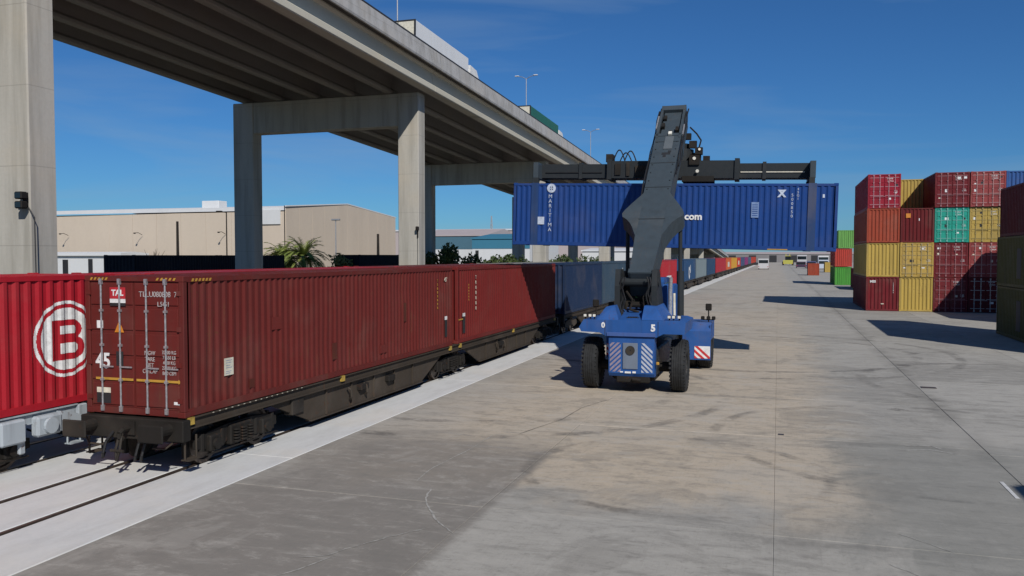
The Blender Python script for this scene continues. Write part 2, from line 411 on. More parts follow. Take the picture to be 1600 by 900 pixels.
def bar_mesh(H, y=0.):
    def fn():
        mb = MB(); mb.tube((0, y-.012, .07), (0, y-.012, H-.07), .020, 8)
        for z in (.12, H-.12): mb.box(-.035, .035, y-.035, y+.012, z-.06, z+.06)
        for z in (H*.25, H*.5, H*.75): mb.box(-.04, .04, y-.034, y+.013, z-.025, z+.025)
        mb.box(-.02, .30, y-.030, y-.012, H*.34, H*.34+.03)
        return mb.mesh("locking_bar")
    return cmesh(('b', H, y), fn)
def hinge_mesh(H, W, side):
    def fn():
        mb = MB(); x = side*(W/2-.11)
        for k in range(4): z = .35+k*(H-.7)/3; mb.box(x-.055, x+.055, -.012, .02, z-.05, z+.05)
        return mb.mesh("hinge_set")
    return cmesh(('h', H, W, side), fn)
def container(label, mat, L, W, H, loc, rot=(0, 0, 0), near='door', detail=1, cat='container', group=None, barmat=None, bands=4, castmat=None, pitch=.28):
    t = thing('shipping_container', label, cat, loc, rot, group)
    link('frame', frame_mesh(L, W, H, .012 if detail > 1 else 0), mat, t)
    for s in (1, -1): link('side_panel', corr_side(L, H, s*W/2, s, pitch, dents=(24 if detail > 1 and pitch < .27 else 0)), mat, t)
    link('roof', roof_mesh(L, W, H, detail > 1), mat, t)
    link('end_panel', corr_end(W, H, L, 1), mat, t)
    if near == 'door':
        for s in (-1, 1):
            d = link('door', door_mesh(W, H, s, bands), mat, t)
            if detail:
                for fx in (.30, .72):
                    x = s*(W/2-.12)*fx if s > 0 else -(W/2-.12)*fx
                    link('locking_bar', bar_mesh(H), barmat or M_STEEL, d, (x, 0, 0))
                tag(link('hinge_set', hinge_mesh(H, W, s), mat, d), kind='stuff')
    else:
        link('end_panel', corr_end(W, H, 0, -1), mat, t)
    if detail:
        cm = cast_mesh()
        for sx in (-1, 1):
            for y in (.088, L-.088):
                for z in (.06, H-.06):
                    link('corner_casting', cm, castmat or mat, t, (sx*(W/2-.088), y, z))
    return t

# ================================================================== SETTING
def sheet(name, x0, x1, y0, y1, z, m, kind='structure'):
    return tag(MB().add([(x0, y0, z), (x1, y0, z), (x1, y1, z), (x0, y1, z)], [(0, 1, 2, 3)]).build(name, m), kind=kind)
sheet('ground', -6000, 6000, -300, 9000, -.32, M_SOIL)
yard = sheet('pavement', -10.25, 420, -40, 900, -.022, M_PAVE)
# concrete bays of the yard: every slab its own piece with a dark joint round it
xs = [-10.25, -5.0, -.02, 4.62, 9.9, 15.2, 20.5]
ys = [-1.0, 6.6, 13.9, 21.6, 27.6, 33.4, 39.4, 45.4, 51.4, 57.4, 63.4, 69.4, 75.4, 81.4, 87.4, 93.4, 99.4, 105.4, 111.4, 117.4]
joint = MB()
for i in range(len(xs)-1):
    for j in range(len(ys)-1):
        dy = (0, .0, .0, -.5, .9, .4)[i]
        x0, x1, y0, y1 = xs[i]+(.001 if i == 2 else .006), xs[i+1]-(.001 if i == 1 else .006), ys[j]+dy+.006, ys[j+1]+dy-.006
        if i == 0: x0 = xs[0]+.003
        e = random.uniform(-.003, .003)
        mb = MB(); b = .007
        v = [(x0, y0, -.02), (x1, y0, -.02), (x1, y1, -.02), (x0, y1, -.02), (x0, y0, -b+e), (x1, y0, -b+e), (x1, y1, -b+e), (x0, y1, -b+e),
             (x0+b, y0+b, e), (x1-b, y0+b, e), (x1-b, y1-b, e), (x0+b, y1-b, e)]
        f = [(8, 9, 10, 11)]+[(k, (k+1) % 4, (k+1) % 4+4, k+4) for k in range(4)]+[(k+4, (k+1) % 4+4, (k+1) % 4+8, k+8) for k in range(4)]
        mb.add(v, f).build('slab', M_PAVE, yard, fix=False)
tag(MB().add([(-10.2, -1, -.0205), (20.4, -1, -.0205), (20.4, 117, -.0205), (-10.2, 117, -.0205)], [(0, 1, 2, 3)]).build('joint_filler', M_JOINT, yard, loc=(0, 0, .0105)), kind='stuff')
# railway bed: white concrete strips with the rails sunk between them
bed = sheet('track_bed', -19.6, -10.25, -40, 900, -.16, M_GROOVE)
RAILX = (-11.95, -13.5, -15.42, -16.98)
edges = [-10.25]+[x for r in RAILX for x in (r+.105, r-.105)]+[-19.2]
for k in range(0, len(edges), 2):
    xa, xb = edges[k+1], edges[k]
    y = -20.0
    while y < 420:
        L = 12.0 if y < 112 else 320
        mb = MB(); mb.box(xa, xb-(.004 if k == 0 else 0), y+.004, y+L-.004, -.15, .008+random.uniform(-.002, .002), .012)
        mb.build('track_slab', M_TRACKBED, bed); y += L
for x in RAILX:
    r = MB().prism([(x-.07, -.15), (x+.07, -.15), (x+.07, -.13), (x+.015, -.11), (x+.015, -.03), (x+.036, -.02), (x+.036, .014), (x-.036, .014), (x-.036, -.02), (x-.015, -.03), (x-.015, -.11), (x-.07, -.13)], 'y', -20, 420).build('rail', M_RAIL)
    tag(r, kind='structure')
# pale cracks and scrape marks in the worn bay
def ribbon(name, pts, wdt, m, z=.006):
    P = []
    for a, b in zip(pts[:-1], pts[1:]):
        for k in range(5):
            t = k/5; P.append(((a[0]*(1-t)+b[0]*t)+random.uniform(-.012, .012), (a[1]*(1-t)+b[1]*t)+random.uniform(-.02, .02)))
    P.append(pts[-1]); v = []; f = []
    for i, p in enumerate(P):
        a = P[max(0, i-1)]; b = P[min(len(P)-1, i+1)]; d = Vector((b[0]-a[0], b[1]-a[1])).normalized(); n = (-d.y, d.x)
        ww = wdt*random.uniform(.25, 1.0)*(.3 if i in (0, len(P)-1) else 1)
        v += [(p[0]+n[0]*ww, p[1]+n[1]*ww, z), (p[0]-n[0]*ww, p[1]-n[1]*ww, z)]
    f = [(2*i, 2*i+1, 2*i+3, 2*i+2) for i in range(len(P)-1)]
    return MB().add(v, f).build(name, m, yard)
M_CRACK = plain("crack_mortar", (.36, .35, .32), .9, 0, 9, .35)
M_DARKCRACK = plain("dark_crack", (.10, .095, .085), .9, 0, 9, .3)
ribbon('mended_crack', [(-6.84, 15.1), (-6.95, 16.2), (-6.80, 17.8), (-6.78, 19.62)], .016, M_CRACK)
ribbon('mended_crack', [(-6.34, 14.7), (-6.2, 14.1), (-5.97, 13.68), (-5.6, 13.1), (-5.32, 12.76), (-4.95, 12.4)], .022, M_CRACK)
ribbon('mended_crack', [(-6.75, 10.7), (-6.4, 10.9), (-6.28, 11.25), (-5.9, 11.9), (-5.5, 12.5)], .018, M_CRACK)
ribbon('mended_crack', [(-6.9, 9.6), (-6.5, 10.3), (-6.3, 10.9)], .02, M_CRACK)
ribbon('dark_crack', [(-6.2, 19.9), (-5.6, 22.2), (-5.5, 24.0), (-4.9, 26)], .018, M_DARKCRACK)
ribbon('scrape_mark', [(2.7, 20.9), (3.4, 21.2), (3.9, 20.9)], .05, M_CRACK); ribbon('scrape_mark', [(2.9, 21.5), (3.5, 21.65), (3.7, 21.3)], .04, M_CRACK)
ribbon('scrape_mark', [(1.6, 13.1), (2.1, 12.6), (2.2, 11.9)], .025, M_CRACK); ribbon('scrape_mark', [(1.9, 14.6), (2.6, 13.9)], .02, M_CRACK)
for (x, y, w_, l_) in ((4.95, 31.3, .24, .16), (.12, 21.9, .07, .07)): MB().box(x-w_, x+w_, y-l_, y+l_, .004, .012, .004).build('steel_lid', M_RAIL, yard)
M_LINE = ink("worn_white_line", (.62, .62, .60))
tag(MB().box(4.25, 4.32, 17.4, 18.6, .004, .008).build('painted_line', M_LINE), kind='structure')

# ------------------------------------------------------------------ viaduct
def deck_z(y): return 14.68-.0325*(y-48)-.00002*(y-48)**2      # girder soffit
YS = [-60+8*i for i in range(54)]
def sweep(poly, ys, m, name, parent):
    """poly of (x, dz above the soffit) swept along y following the falling deck"""
    n = len(poly); v = []; f = []
    for y in ys:
        z = deck_z(y); v += [(x, y, z+d) for (x, d) in poly]
    for i in range(len(ys)-1):
        for k in range(n): j = (k+1) % n; f.append((i*n+k, i*n+j, (i+1)*n+j, (i+1)*n+k))
    f += [tuple(range(n)), tuple((len(ys)-1)*n+k for k in range(n-1, -1, -1))]
    return MB().add(v, f).build(name, m, parent)
via = thing('viaduct', 'long concrete road viaduct on portal piers crossing above the trains', 'viaduct')
PY = [19.4, 47.7, 77.6, 109.0, 141.0, 175.0, 214.0, 255.0, 300.0]
spans = [-60.]+[p+.5 for p in PY]+[360.]
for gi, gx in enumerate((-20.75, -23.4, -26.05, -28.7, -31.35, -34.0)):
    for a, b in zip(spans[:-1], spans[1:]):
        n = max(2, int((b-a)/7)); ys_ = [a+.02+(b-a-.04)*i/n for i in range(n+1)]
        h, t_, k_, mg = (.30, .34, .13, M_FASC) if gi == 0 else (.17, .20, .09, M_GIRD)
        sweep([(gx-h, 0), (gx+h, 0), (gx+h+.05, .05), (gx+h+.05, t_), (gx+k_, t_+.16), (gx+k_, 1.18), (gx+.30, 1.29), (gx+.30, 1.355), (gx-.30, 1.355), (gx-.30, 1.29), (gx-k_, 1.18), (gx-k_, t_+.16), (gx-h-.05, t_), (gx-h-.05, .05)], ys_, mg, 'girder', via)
sweep([(-34.75, 1.36), (-20.08, 1.36), (-20.08, 1.68), (-34.75, 1.68)], YS, concrete('shade_dark_deck_soffit', (.085, .08, .072), .5), 'deck_slab', via)  # slab colour taken near black to paint in the shade between the girders
M_ASPH = plain("asphalt", (.05, .05, .05), .9)
sweep([(-34.3, 1.683), (-20.5, 1.683), (-20.5, 1.74), (-34.3, 1.74)], YS, M_ASPH, 'road_surface', via)
for a, b in zip(spans[:-1], spans[1:]):
    n = max(2, int((b-a)/7)); ys_ = [a+.03+(b-a-.06)*i/n for i in range(n+1)]
    sweep([(-20.06, 1.28), (-19.96, 1.28), (-19.93, 1.38), (-20.0, 2.26), (-20.26, 2.26), (-20.47, 1.74), (-20.084, 1.684)], ys_, M_PARA, 'parapet', via)
    sweep([(-34.77, 1.28), (-34.87, 1.28), (-34.90, 1.38), (-34.83, 2.26), (-34.57, 2.26), (-34.33, 1.74), (-34.746, 1.684)], ys_, M_PARA, 'parapet', via)
M_RAILING = plain('dark_railing', (.03, .03, .033), .5)
sweep([(-20.12, 2.33), (-20.05, 2.33), (-20.05, 2.40), (-20.12, 2.40)], YS, M_RAILING, 'handrail', via)
sweep([(-34.78, 2.33), (-34.71, 2.33), (-34.71, 2.40), (-34.78, 2.40)], YS, M_RAILING, 'handrail', via)
rp = MB()
for k in range(200):
    y = -20+k*2.0; z = deck_z(y)
    for x in (-20.085, -34.745): rp.box(x-.03, x+.03, y-.03, y+.03, z+2.25, z+2.34)
tag(rp.build('railing_post', M_RAILING, via), kind='stuff')
for y in PY:
    zt = deck_z(y+.5)
    p = empty('pier', (0, 0, 0), parent=via)
    if True:
        MB().box(-22.75, -21.35, y, y+1.0, -.3, zt-.01, .04).build('column', M_CONC, p)
        MB().box(-34.85, -33.3, y, y+1.0, -.3, zt-.01, .04).build('column', M_CONC, p)
        MB().box(-33.33, -22.72, y+.06, y+.97, zt-2.05, zt-.012, .04).build('crossbeam', M_CONC, p)
    for gx in (-23.4, -26.05, -28.7, -31.35):
        MB().box(gx-.25, gx+.25, y+.2, y+.8, zt-.011, zt+.02).build('bearing_pad', M_BLACK, p)
def floodlight(x, y, z, label):
    t = thing('floodlight', label, 'floodlight', (x, y, z), group='black floodlights on the viaduct piers')
    MB().box(-.04, .04, -.12, 0, -.05, .4).build('bracket', M_BLACK, t)
    for k, zz in enumerate((.30, .02)):
        h = MB(); h.box(-.14, .14, -.34, -.10, zz-.11, zz+.11, .03); o = h.build('lamp_head', M_BLACK, t)
        MB().box(-.11, .11, -.345, -.338, zz-.08, zz+.08).build('lens', M_GLASS, o)
    MB().path([(.08, -.03, -.05), (.30, -.03, -.35), (.32, -.03, -3.6)], .016).build('cable', M_HOSE, t)
floodlight(-21.44, 19.39, 6.0, 'black twin floodlight bolted to the nearest viaduct pier at the left edge')
t = thing('floodlight', 'small black lamp on the middle viaduct pier above the red train containers', 'floodlight', (-21.40, 47.68, 6.0), group='black floodlights on the viaduct piers')
MB().box(-.05, .10, -.28, -.02, .08, .34, .03).build('lamp_head', M_BLACK, t); MB().box(-.03, .03, -.06, .02, -.35, .1).build('bracket', M_BLACK, t)
MB().tube((-.0, -.02, -.3), (-.0, -.02, -5.5), .015).build('cable', M_HOSE, t)
# street lamps on the deck
def lamp(y, label):
    z = deck_z(y)+1.74
    t = thing('street_lamp', label, 'street lamp', (-27.4, y, z), group='twin street lamps along the viaduct')
    MB().tube((0, 0, 0), (0, 0, 9.6), .07, 8, .045).build('pole', M_STEEL, t)
    for s in (-1, 1):
        MB().path([(0, 0, 9.55), (s*.5, 0, 9.8), (s*1.1, 0, 9.9)], .035).build('arm', M_STEEL, t)
        MB().box(s*1.1-.25, s*1.1+.25, -.12, .12, 9.86, 9.97, .04).build('lamp_head', M_WHITE, t)
lamp(57.5, 'street lamp pole rising behind the white lorry trailer, its head above the picture')
lamp(91.0, 'twin headed street lamp above the deck between the white and the green lorries')
lamp(125.0, 'farthest twin headed street lamp on the viaduct, beyond the green lorry')
def lorry(x, y, body, L, label, strip=None):
    z = deck_z(y+5)+1.74
    t = thing('lorry', label, 'lorry', (x, y, z), (R(-1.9), 0, 0))
    bm_ = body
    MB().box(-1.25, 1.25, 0, L, 1.15, 4.0, .04).build('trailer_box', bm_, t)
    MB().box(-1.23, 1.23, -.03, -.002, 1.2, 3.93, .02).build('rear_door', M_CREAM, t)
    fr = MB(); 
    for (a, b, c, d) in ((-1.26, -1.16, 1.12, 4.02), (1.16, 1.26, 1.12, 4.02)): fr.box(a, b, -.05, .05, c, d)
    fr.box(-1.16, 1.16, -.05, .05, 3.93, 4.02); fr.box(-1.16, 1.16, -.05, .05, 1.12, 1.2); fr.box(-.02, .02, -.05, -.03, 1.2, 3.93); fr.build('rear_frame', M_DARKINK, t)
    MB().box(-.5, .5, .3, L-.2, .85, 1.14).build('chassis', M_BLACK, t)
    c = MB(); c.prism([(L+.5, .6), (L+2.7, .6), (L+2.75, 1.9), (L+2.5, 2.9), (L+1.9, 3.5), (L+.5, 3.6)], 'x', -1.22, 1.22); c.build('cab', M_WHITE, t)
    MB().box(1.222, 1.235, L+1.5, L+2.4, 1.9, 2.7).build('cab_window', M_GLASS, t)
    for yy in (1.6, 2.9, 4.2, L-.4, L+2.0):
        for s in (-1, 1):
            wv = MB().lathe_x([(-.15, .2), (-.15, .48), (.15, .48), (.15, .2)], s*1.07, yy, .5, 18).build('wheel', M_RUBBER, t)
    return t
lorry(-24.3, 51.0, paint("trailer_white", (.66, .67, .68), .12, .5, .05, .05)  , 9.9, 'white box lorry driving along the viaduct above the parapet')
lorry(-24.5, 78.6, paint("trailer_green", (.025, .13, .095), .2, .5, .05, .1), 10.8, 'dark green box lorry farther along the viaduct')

# ------------------------------------------------------------------ warehouse and far buildings
def ribbed(name, col, sc=3.2):
    m, nt, b = base_mat(name); co = N(nt, "ShaderNodeTexCoord").outputs['Object']
    big = noise(nt, mapping(nt, co, (1, 1, .2)), .25, 5, .6); f = noise(nt, co, 2.5, 6, .7)
    c = mix(nt, ramp(nt, big, .4, .7, 0, .3), col, tuple(k*.8 for k in col)); c = mix(nt, ramp(nt, f, .4, .7, 0, .12), c, tuple(k*.7 for k in col))
    nt.links.new(c, b.inputs['Base Color']); b.inputs['Roughness'].default_value = .7; return m
M_BEIGE = ribbed("beige_cladding", (.55, .465, .37)); M_WROOF = ribbed("white_roof_sheet", (.62, .63, .64)); M_TEAL = ribbed("teal_cladding", (.035, .17, .26))
M_WWALL = ribbed("white_cladding", (.60, .61, .61)); M_GREYROOF = ribbed("pinkish_grey_roof", (.42, .36, .35))
def panel_wall(p0, p1, z0, ztop, m, name, parent, pitch=1.6, thick=.16):
    """wall of profiled panels from p0 to p1 (2D), each sheet slightly proud with a joint; ztop(t) gives the height"""
    p0 = Vector(p0); p1 = Vector(p1); L = (p1-p0).length; d = (p1-p0)/L; n = Vector((d.y, -d.x)); k = max(1, int(L/pitch))
    for i in range(k):
        a, b = i/k, (i+1)/k; g = .010/pitch/k*pitch
        qa = p0+d*(L*a+.02); qb = p0+d*(L*b-.02); za, zb = ztop(a), ztop(b)
        o = n*thick
        v = [(qa.x, qa.y, z0), (qb.x, qb.y, z0), (qb.x, qb.y, zb), (qa.x, qa.y, za), (qa.x+o.x, qa.y+o.y, z0), (qb.x+o.x, qb.y+o.y, z0), (qb.x+o.x, qb.y+o.y, zb), (qa.x+o.x, qa.y+o.y, za)]
        MB().add(v, [(0, 1, 2, 3), (7, 6, 5, 4), (0, 4, 5, 1), (1, 5, 6, 2), (2, 6, 7, 3), (3, 7, 4, 0)]).build(name, m, parent)
wh = thing('warehouse', 'long beige warehouse with a white roof edge and a gabled end wall', 'warehouse')
P0 = (-64.85, 100.0); P1 = (-108.0, 100.4); P2 = (-64.6, 134.0)
EH = 11.1
panel_wall(P1, P0, -.3, lambda t: EH-.45, M_BEIGE, 'wall_panel', wh, 4.3)
def gab(t): return EH+.15+(1.3*(t/.5) if t < .5 else 1.3*(1-(t-.5)/.5)-.1*(t-.5))
panel_wall(P0, P2, -.3, gab, M_BEIGE, 'wall_panel', wh, 3.2)
MB().box(-108, -65.05, 100.15, 134, -.3, 10.4).build('building_core', M_BEIGE, wh)
MB().prism([(99.85, EH-.30), (99.85, EH+.22), (117, EH+1.5), (134.3, EH+.15), (134.3, EH-.3), (117, EH+1.1)], 'x', -108.3, -64.75).build('roof', M_WROOF, wh)
MB().prism([(99.8, EH+.20), (117, EH+1.48), (134.4, EH+.13), (134.4, EH+.28), (117, EH+1.64), (99.8, EH+.36)], 'x', -64.74, -64.5).build('roof_trim', M_WROOF, wh)
MB().box(-82.4, -79.4, 105, 107, 11.2, 12.75, .06).build('roof_unit', M_WWALL, wh)
MB().box(-68.8, -65.4, 99.66, 99.83, 8.9, 10.9).build('sign_panel', M_WWALL, wh)
for (x0, x1, z0, z1) in ((-97, -94.5, -.3, 3.6), (-82.5, -79.5, -.3, 3.5), (-71, -69.2, -.3, 6.2)):
    MB().box(x0, x1, 99.7, 99.86, z0, z1).build('door_opening', M_DARKINK, wh)
for x in (-102.5, -88.8, -74.4):
    f = MB(); f.path([(x, 99.8, 7.6), (x, 99.0, 7.9), (x-.05, 98.4, 7.85)], .04); o = f.build('wall_lamp', M_BLACK, wh)
    MB().box(x-.15, x+.1, 98.2, 98.45, 7.72, 7.9, .03).build('lamp_head', M_BLACK, o)
# low white buildings, teal hall, far roofs
def block(name, label, cat, x0, x1, y0, y1, h, wall, roof, openings=(), fascia=None, rise=.0, group=None):
    t = thing(name, label, cat, ((x0+x1)/2, y0, 0), group=group); cx = (x0+x1)/2
    MB().box(x0-cx, x1-cx, 0, y1-y0, -.3, h-.02).build('wall', wall, t)
    MB().prism([(-.4, h), (-.4, h+.35), ((y1-y0)/2, h+.35+rise), (y1-y0+.4, h+.35), (y1-y0+.4, h)], 'x', x0-cx-.4, x1-cx+.4).build('roof', roof, t)
    if fascia: MB().box(x0-cx-.1, x1-cx+.1, -.12, -.003, h*fascia[0], h-.05).build('fascia', fascia[1], t)
    for (a, b, c, d) in openings: MB().box(x0-cx+a, x0-cx+b, -.10, -.004, c, d).build('door_opening', M_DARKINK, t)
    return t
block('industrial_hall', 'white hall with a dull teal upper band seen beneath the viaduct', 'hall', -112, -88.6, 250, 285, 10.9, M_WWALL, M_GREYROOF, [(3, 4.2, 0, 5), (9, 10, 0, 6)], (.62, ribbed("dull_teal", (.06, .14, .19))), 2.4)
block('industrial_hall', 'white hall with a bright teal curved roof edge beside the dark pier', 'hall', -88, -70, 236, 270, 9.6, M_WWALL, M_TEAL, [(1.0, 2.0, 0, 6.2)], (.70, M_TEAL), 1.6)
block('industrial_hall', 'long low pale roof on the horizon behind the teal halls', 'hall', -190, -62, 330, 380, 15.2, M_GREYROOF, M_WROOF, [], None, 1.2)
block('industrial_hall', 'white shed seen in the gap under the lifted container', 'hall', -60, -30, 262, 290, 6.0, M_WWALL, M_WROOF, [(6, 9, 0, 4), (15, 18, 0, 4)], None, .8)
block('gatehouse', 'low white hut with dark doorways at the foot of the warehouse', 'hut', -98, -85.5, 92, 96.5, 4.55, M_WWALL, M_WROOF, [(2.5, 3.4, 0, 4.0), (7, 7.7, 0, 4.1)], None, .2)
block('industrial_hall', 'distant pale shed closing the far end of the yard', 'hall', -40, 60, 620, 660, 6, ribbed('dull_shed', (.20, .19, .19)), M_GREYROOF, [(x, x+5, 0, 5) for x in range(6, 90, 14)], None, 1.2)
tw = thing('lattice_mast', 'thin lattice mast on the horizon beyond the pale roofs', 'mast', (-208.2, 600, 0))
mb = MB()
for s in ((-1, -1), (1, -1), (1, 1), (-1, 1)): mb.tube((s[0]*1.6, s[1]*1.6, 0), (s[0]*.25, s[1]*.25, 35), .16, 5)
mb.build('leg_frame', M_STEEL, tw)
mb = MB()
for i in range(12):
    z = i*2.9; a = 1.6-1.35*z/35; c_ = 1.6-1.35*(z+2.9)/35
    for (p, q) in (((-1, -1), (1, -1)), ((1, -1), (1, 1)), ((1, 1), (-1, 1)), ((-1, 1), (-1, -1))): mb.tube((p[0]*a, p[1]*a, z), (q[0]*c_, q[1]*c_, z+2.9), .09, 4)
mb.build('bracing', M_STEEL, tw)
# poles in front of the warehouse
def pole(x, y, h, r, label, head=None, m=None, cat='lamp post'):
    t = thing('lamp_post' if head else 'post', label, cat, (x, y, 0))
    MB().tube((0, 0, -.3), (0, 0, h), r, 8, r*.7).build('pole', m or M_BLACK, t)
    if head == 'left':
        MB().path([(0, 0, h-.05), (-.9, 0, h+.08)], .05).build('arm', M_BLACK, t); MB().box(-1.5, -.7, -.2, .2, h+.0, h+.2, .05).build('lamp_head', M_BLACK, t)
    if head == 'top':
        MB().box(-.55, .55, -.2, .2, h, h+.22, .05).build('lamp_head', M_STEEL, t)
pole(-76.1, 92, 9.1, .22, 'thick dark post standing in front of the beige warehouse wall', None, None, 'post')
pole(-68.4, 92, 10.2, .10, 'tall dark lamp post with its head turned left before the warehouse', 'left')
pole(-59.7, 92, 10.9, .08, 'plain thin dark pole at the corner of the warehouse', None, None, 'pole')
pole(-52.4, 92, 8.9, .10, 'pale lamp post before the gabled end of the warehouse', 'top', M_STEEL)
pole(-46.6, 92, 7.2, .22, 'short dark post at the right end of the warehouse gable', None, None, 'post')
# chain-link fence along the far side of the tracks
fe = thing('fence', 'grey wire fence running along the yard edge before the warehouse', 'fence', (0, 0, 0))
for i in range(40):
    x = -100+i*2.0; MB().tube((x, 78, -.3), (x, 78, 2.3), .04, 5).build('post', M_STEEL, fe)
mb = MB()
for i in range(200):
    x = -100+i*.4
    mb.tube((x, 78, .0), (x+.4, 78, 2.2), .012, 3, cap=False); mb.tube((x+.4, 78, .0), (x, 78, 2.2), .012, 3, cap=False)
for z in (.1, 1.2, 2.2): mb.tube((-100, 78, z), (-20, 78, z), .02, 4)
tag(mb.build('wire_mesh', M_STEEL, fe), kind='stuff')

# ------------------------------------------------------------------ plants
def leaf_mat(name, a, b_, trans=.25):
    m, nt, b = base_mat(name); oi = N(nt, "ShaderNodeTexCoord").outputs['Object']
    f = noise(nt, oi, 1.6, 4, .6); f2 = noise(nt, oi, 9, 3, .6)
    c = mix(nt, ramp(nt, f, .35, .65), a, b_); c = mix(nt, ramp(nt, f2, .4, .8, 0, .5), c, tuple(min(1, k*1.5) for k in b_))
    nt.links.new(c, b.inputs['Base Color']); b.inputs['Roughness'].default_value = .55
    b.inputs['Specular IOR Level'].default_value = .3; return m
M_PALM = leaf_mat("palm_frond", (.10, .15, .03), (.20, .225, .055)); M_BUSH = leaf_mat("bush_leaf", (.025, .05, .016), (.06, .085, .025)); M_YBUSH = leaf_mat("yellow_green_leaf", (.10, .115, .03), (.22, .19, .06))
M_BARK = plain("bark", (.10, .075, .05), .9, 0, 6, .4)
def palm(x, y, h, r, label, n=46):
    t = thing('palm_tree', label, 'palm', (x, y, 0), group='palms beyond the trains'); rnd = random.Random(int(x*10))
    mb = MB(); 
    for i in range(10): z = h*i/10; mb.tube((0, 0, z-.1), (0, 0, z+h/10), .26-.006*i, 9, .21)
    mb.build('trunk', M_BARK, t)
    mb = MB()
    for k in range(n):
        az = rnd.uniform(0, 2*math.pi); el = rnd.uniform(-.35, 1.25); Lf = r*rnd.uniform(.8, 1.15); prev = Vector((0, 0, h)); d = Vector((math.cos(az)*math.cos(el), math.sin(az)*math.cos(el), math.sin(el)))
        for sgm in range(9):
            nxt = prev+d*Lf/9; d = (d+Vector((0, 0, -.10-.02*sgm))).normalized(); side = d.cross(Vector((0, 0, 1))); 
            if side.length < .01: side = Vector((1, 0, 0))
            side.normalize(); up = side.cross(d)
            mb.tube(prev, nxt, .015, 3, cap=False)
            if sgm > 0:
                for q in range(2):
                    o = prev.lerp(nxt, q/2)
                    for s in (-1, 1):
                        tip = o+side*s*.42*(1-.06*sgm)+d*.28+up*.16+Vector((0, 0, -.12*rnd.random())); wv = d*.06
                        mb.add([o-wv, o+wv, tip], [(0, 1, 2)])
            prev = nxt
    mb.build('crown', M_PALM, t, fix=False)
palm(-44.6, 72.0, 4.35, 2.7, 'spiky green palm between the two viaduct pier columns', 95)
palm(-47.6, 73.0, 4.3, 2.3, 'lower bushy palm close to the shaded pier column', 80)
def bush(x, y, rx, rz, z0, m, label, n=900, name='bush', leaf=.16, trunk=True, cat='bush', group=None):
    t = thing(name, label, cat, (x, y, 0), group=group); rnd = random.Random(int(x*7+y))
    mb = MB()
    mb.tube((0, 0, -.3), (0, 0, z0), .10, 7, .07)
    cl_ = []
    for k in range(14):
        a = rnd.uniform(0, 6.28); rr = rx*.72*math.sqrt(rnd.random()); zz = z0+rz*rnd.uniform(-.6, .8)
        c_ = Vector((math.cos(a)*rr, math.sin(a)*rr, zz)); cl_.append((c_, rx*rnd.uniform(.28, .5))); mb.tube((0, 0, max(.1, z0-rz*.8)), c_, .05, 5, .02)
    mb.build('trunk', M_BARK, t)
    mb = MB()
    for k in range(n):
        c_, rr = cl_[k % len(cl_)]
        u = Vector((rnd.gauss(0, 1), rnd.gauss(0, 1), rnd.gauss(0, 1))).normalized()*rr*rnd.uniform(.45, 1.05)
        p = c_+u; q = Euler((rnd.uniform(0, 6), rnd.uniform(0, 6), rnd.uniform(0, 6))).to_matrix(); s = leaf*rnd.uniform(.6, 1.5)
        mb.add([p+q@Vector(v)*s for v in ((-1, -.5, 0), (0, -.6, .15), (1.1, 0, 0), (0, .6, .15))], [(0, 1, 2, 3)])
    mb.build('crown', m, t, fix=False)
bush(-48.6, 74.5, 1.9, 1.3, 3.6, M_YBUSH, 'yellow green bush beside the palms, next to the shaded pier column', 900)
bush(-42.4, 75.0, 1.5, 1.0, 3.4, M_YBUSH, 'low yellow green bush right of the spiky palm', 700)
bush(-31.5, 75.5, 2.4, 2.0, 3.2, M_BUSH, 'dark tree behind the middle pier, under the teal hall', 2200, 'small_tree', .17, True, 'tree')
bush(-28.7, 77.5, 1.9, 1.3, 3.2, M_BUSH, 'dark green bush between the small tree and the white wall', 1500)
bush(-26.3, 79, 1.5, 1.2, 3.1, M_BUSH, 'rounded dark bush in front of the white hall beside the red doorway', 1200)
rnd0 = random.Random(3)
for k in range(6):
    x = -25.5+k*.6+rnd0.uniform(-.5, .5); y = 88+k*7.5
    bush(x-1.8, y, 1.8, 1.2, 3.0, M_BUSH, ['dark bush in the first gap under the lifted container', 'dark bush behind the pale pier stub', 'dark bush under the middle of the lifted container', 'dark bush left of the boom foot', 'dark bush behind the boom foot', 'dark bush beyond the boom, by the train'][k], 700, group='bushes under the lifted container')
# bare branching shrub near the warehouse
t = thing('bare_shrub', 'leafless pale shrub in front of the white hut', 'shrub', (-66.2, 76, 0)); mb = MB(); rr = random.Random(5)
for k in range(26):
    a = rr.uniform(0, 6.28); e = rr.uniform(.6, 1.4); L = rr.uniform(1.6, 2.6); b0 = Vector((0, 0, 3.0)); d = Vector((math.cos(a)*math.cos(e), math.sin(a)*math.cos(e), math.sin(e)))
    mb.tube(b0, b0+d*L, .05, 4, .012)
mb.tube((0, 0, -.2), (0, 0, 3.1), .10, 6); mb.build('branches', M_BARK, t)

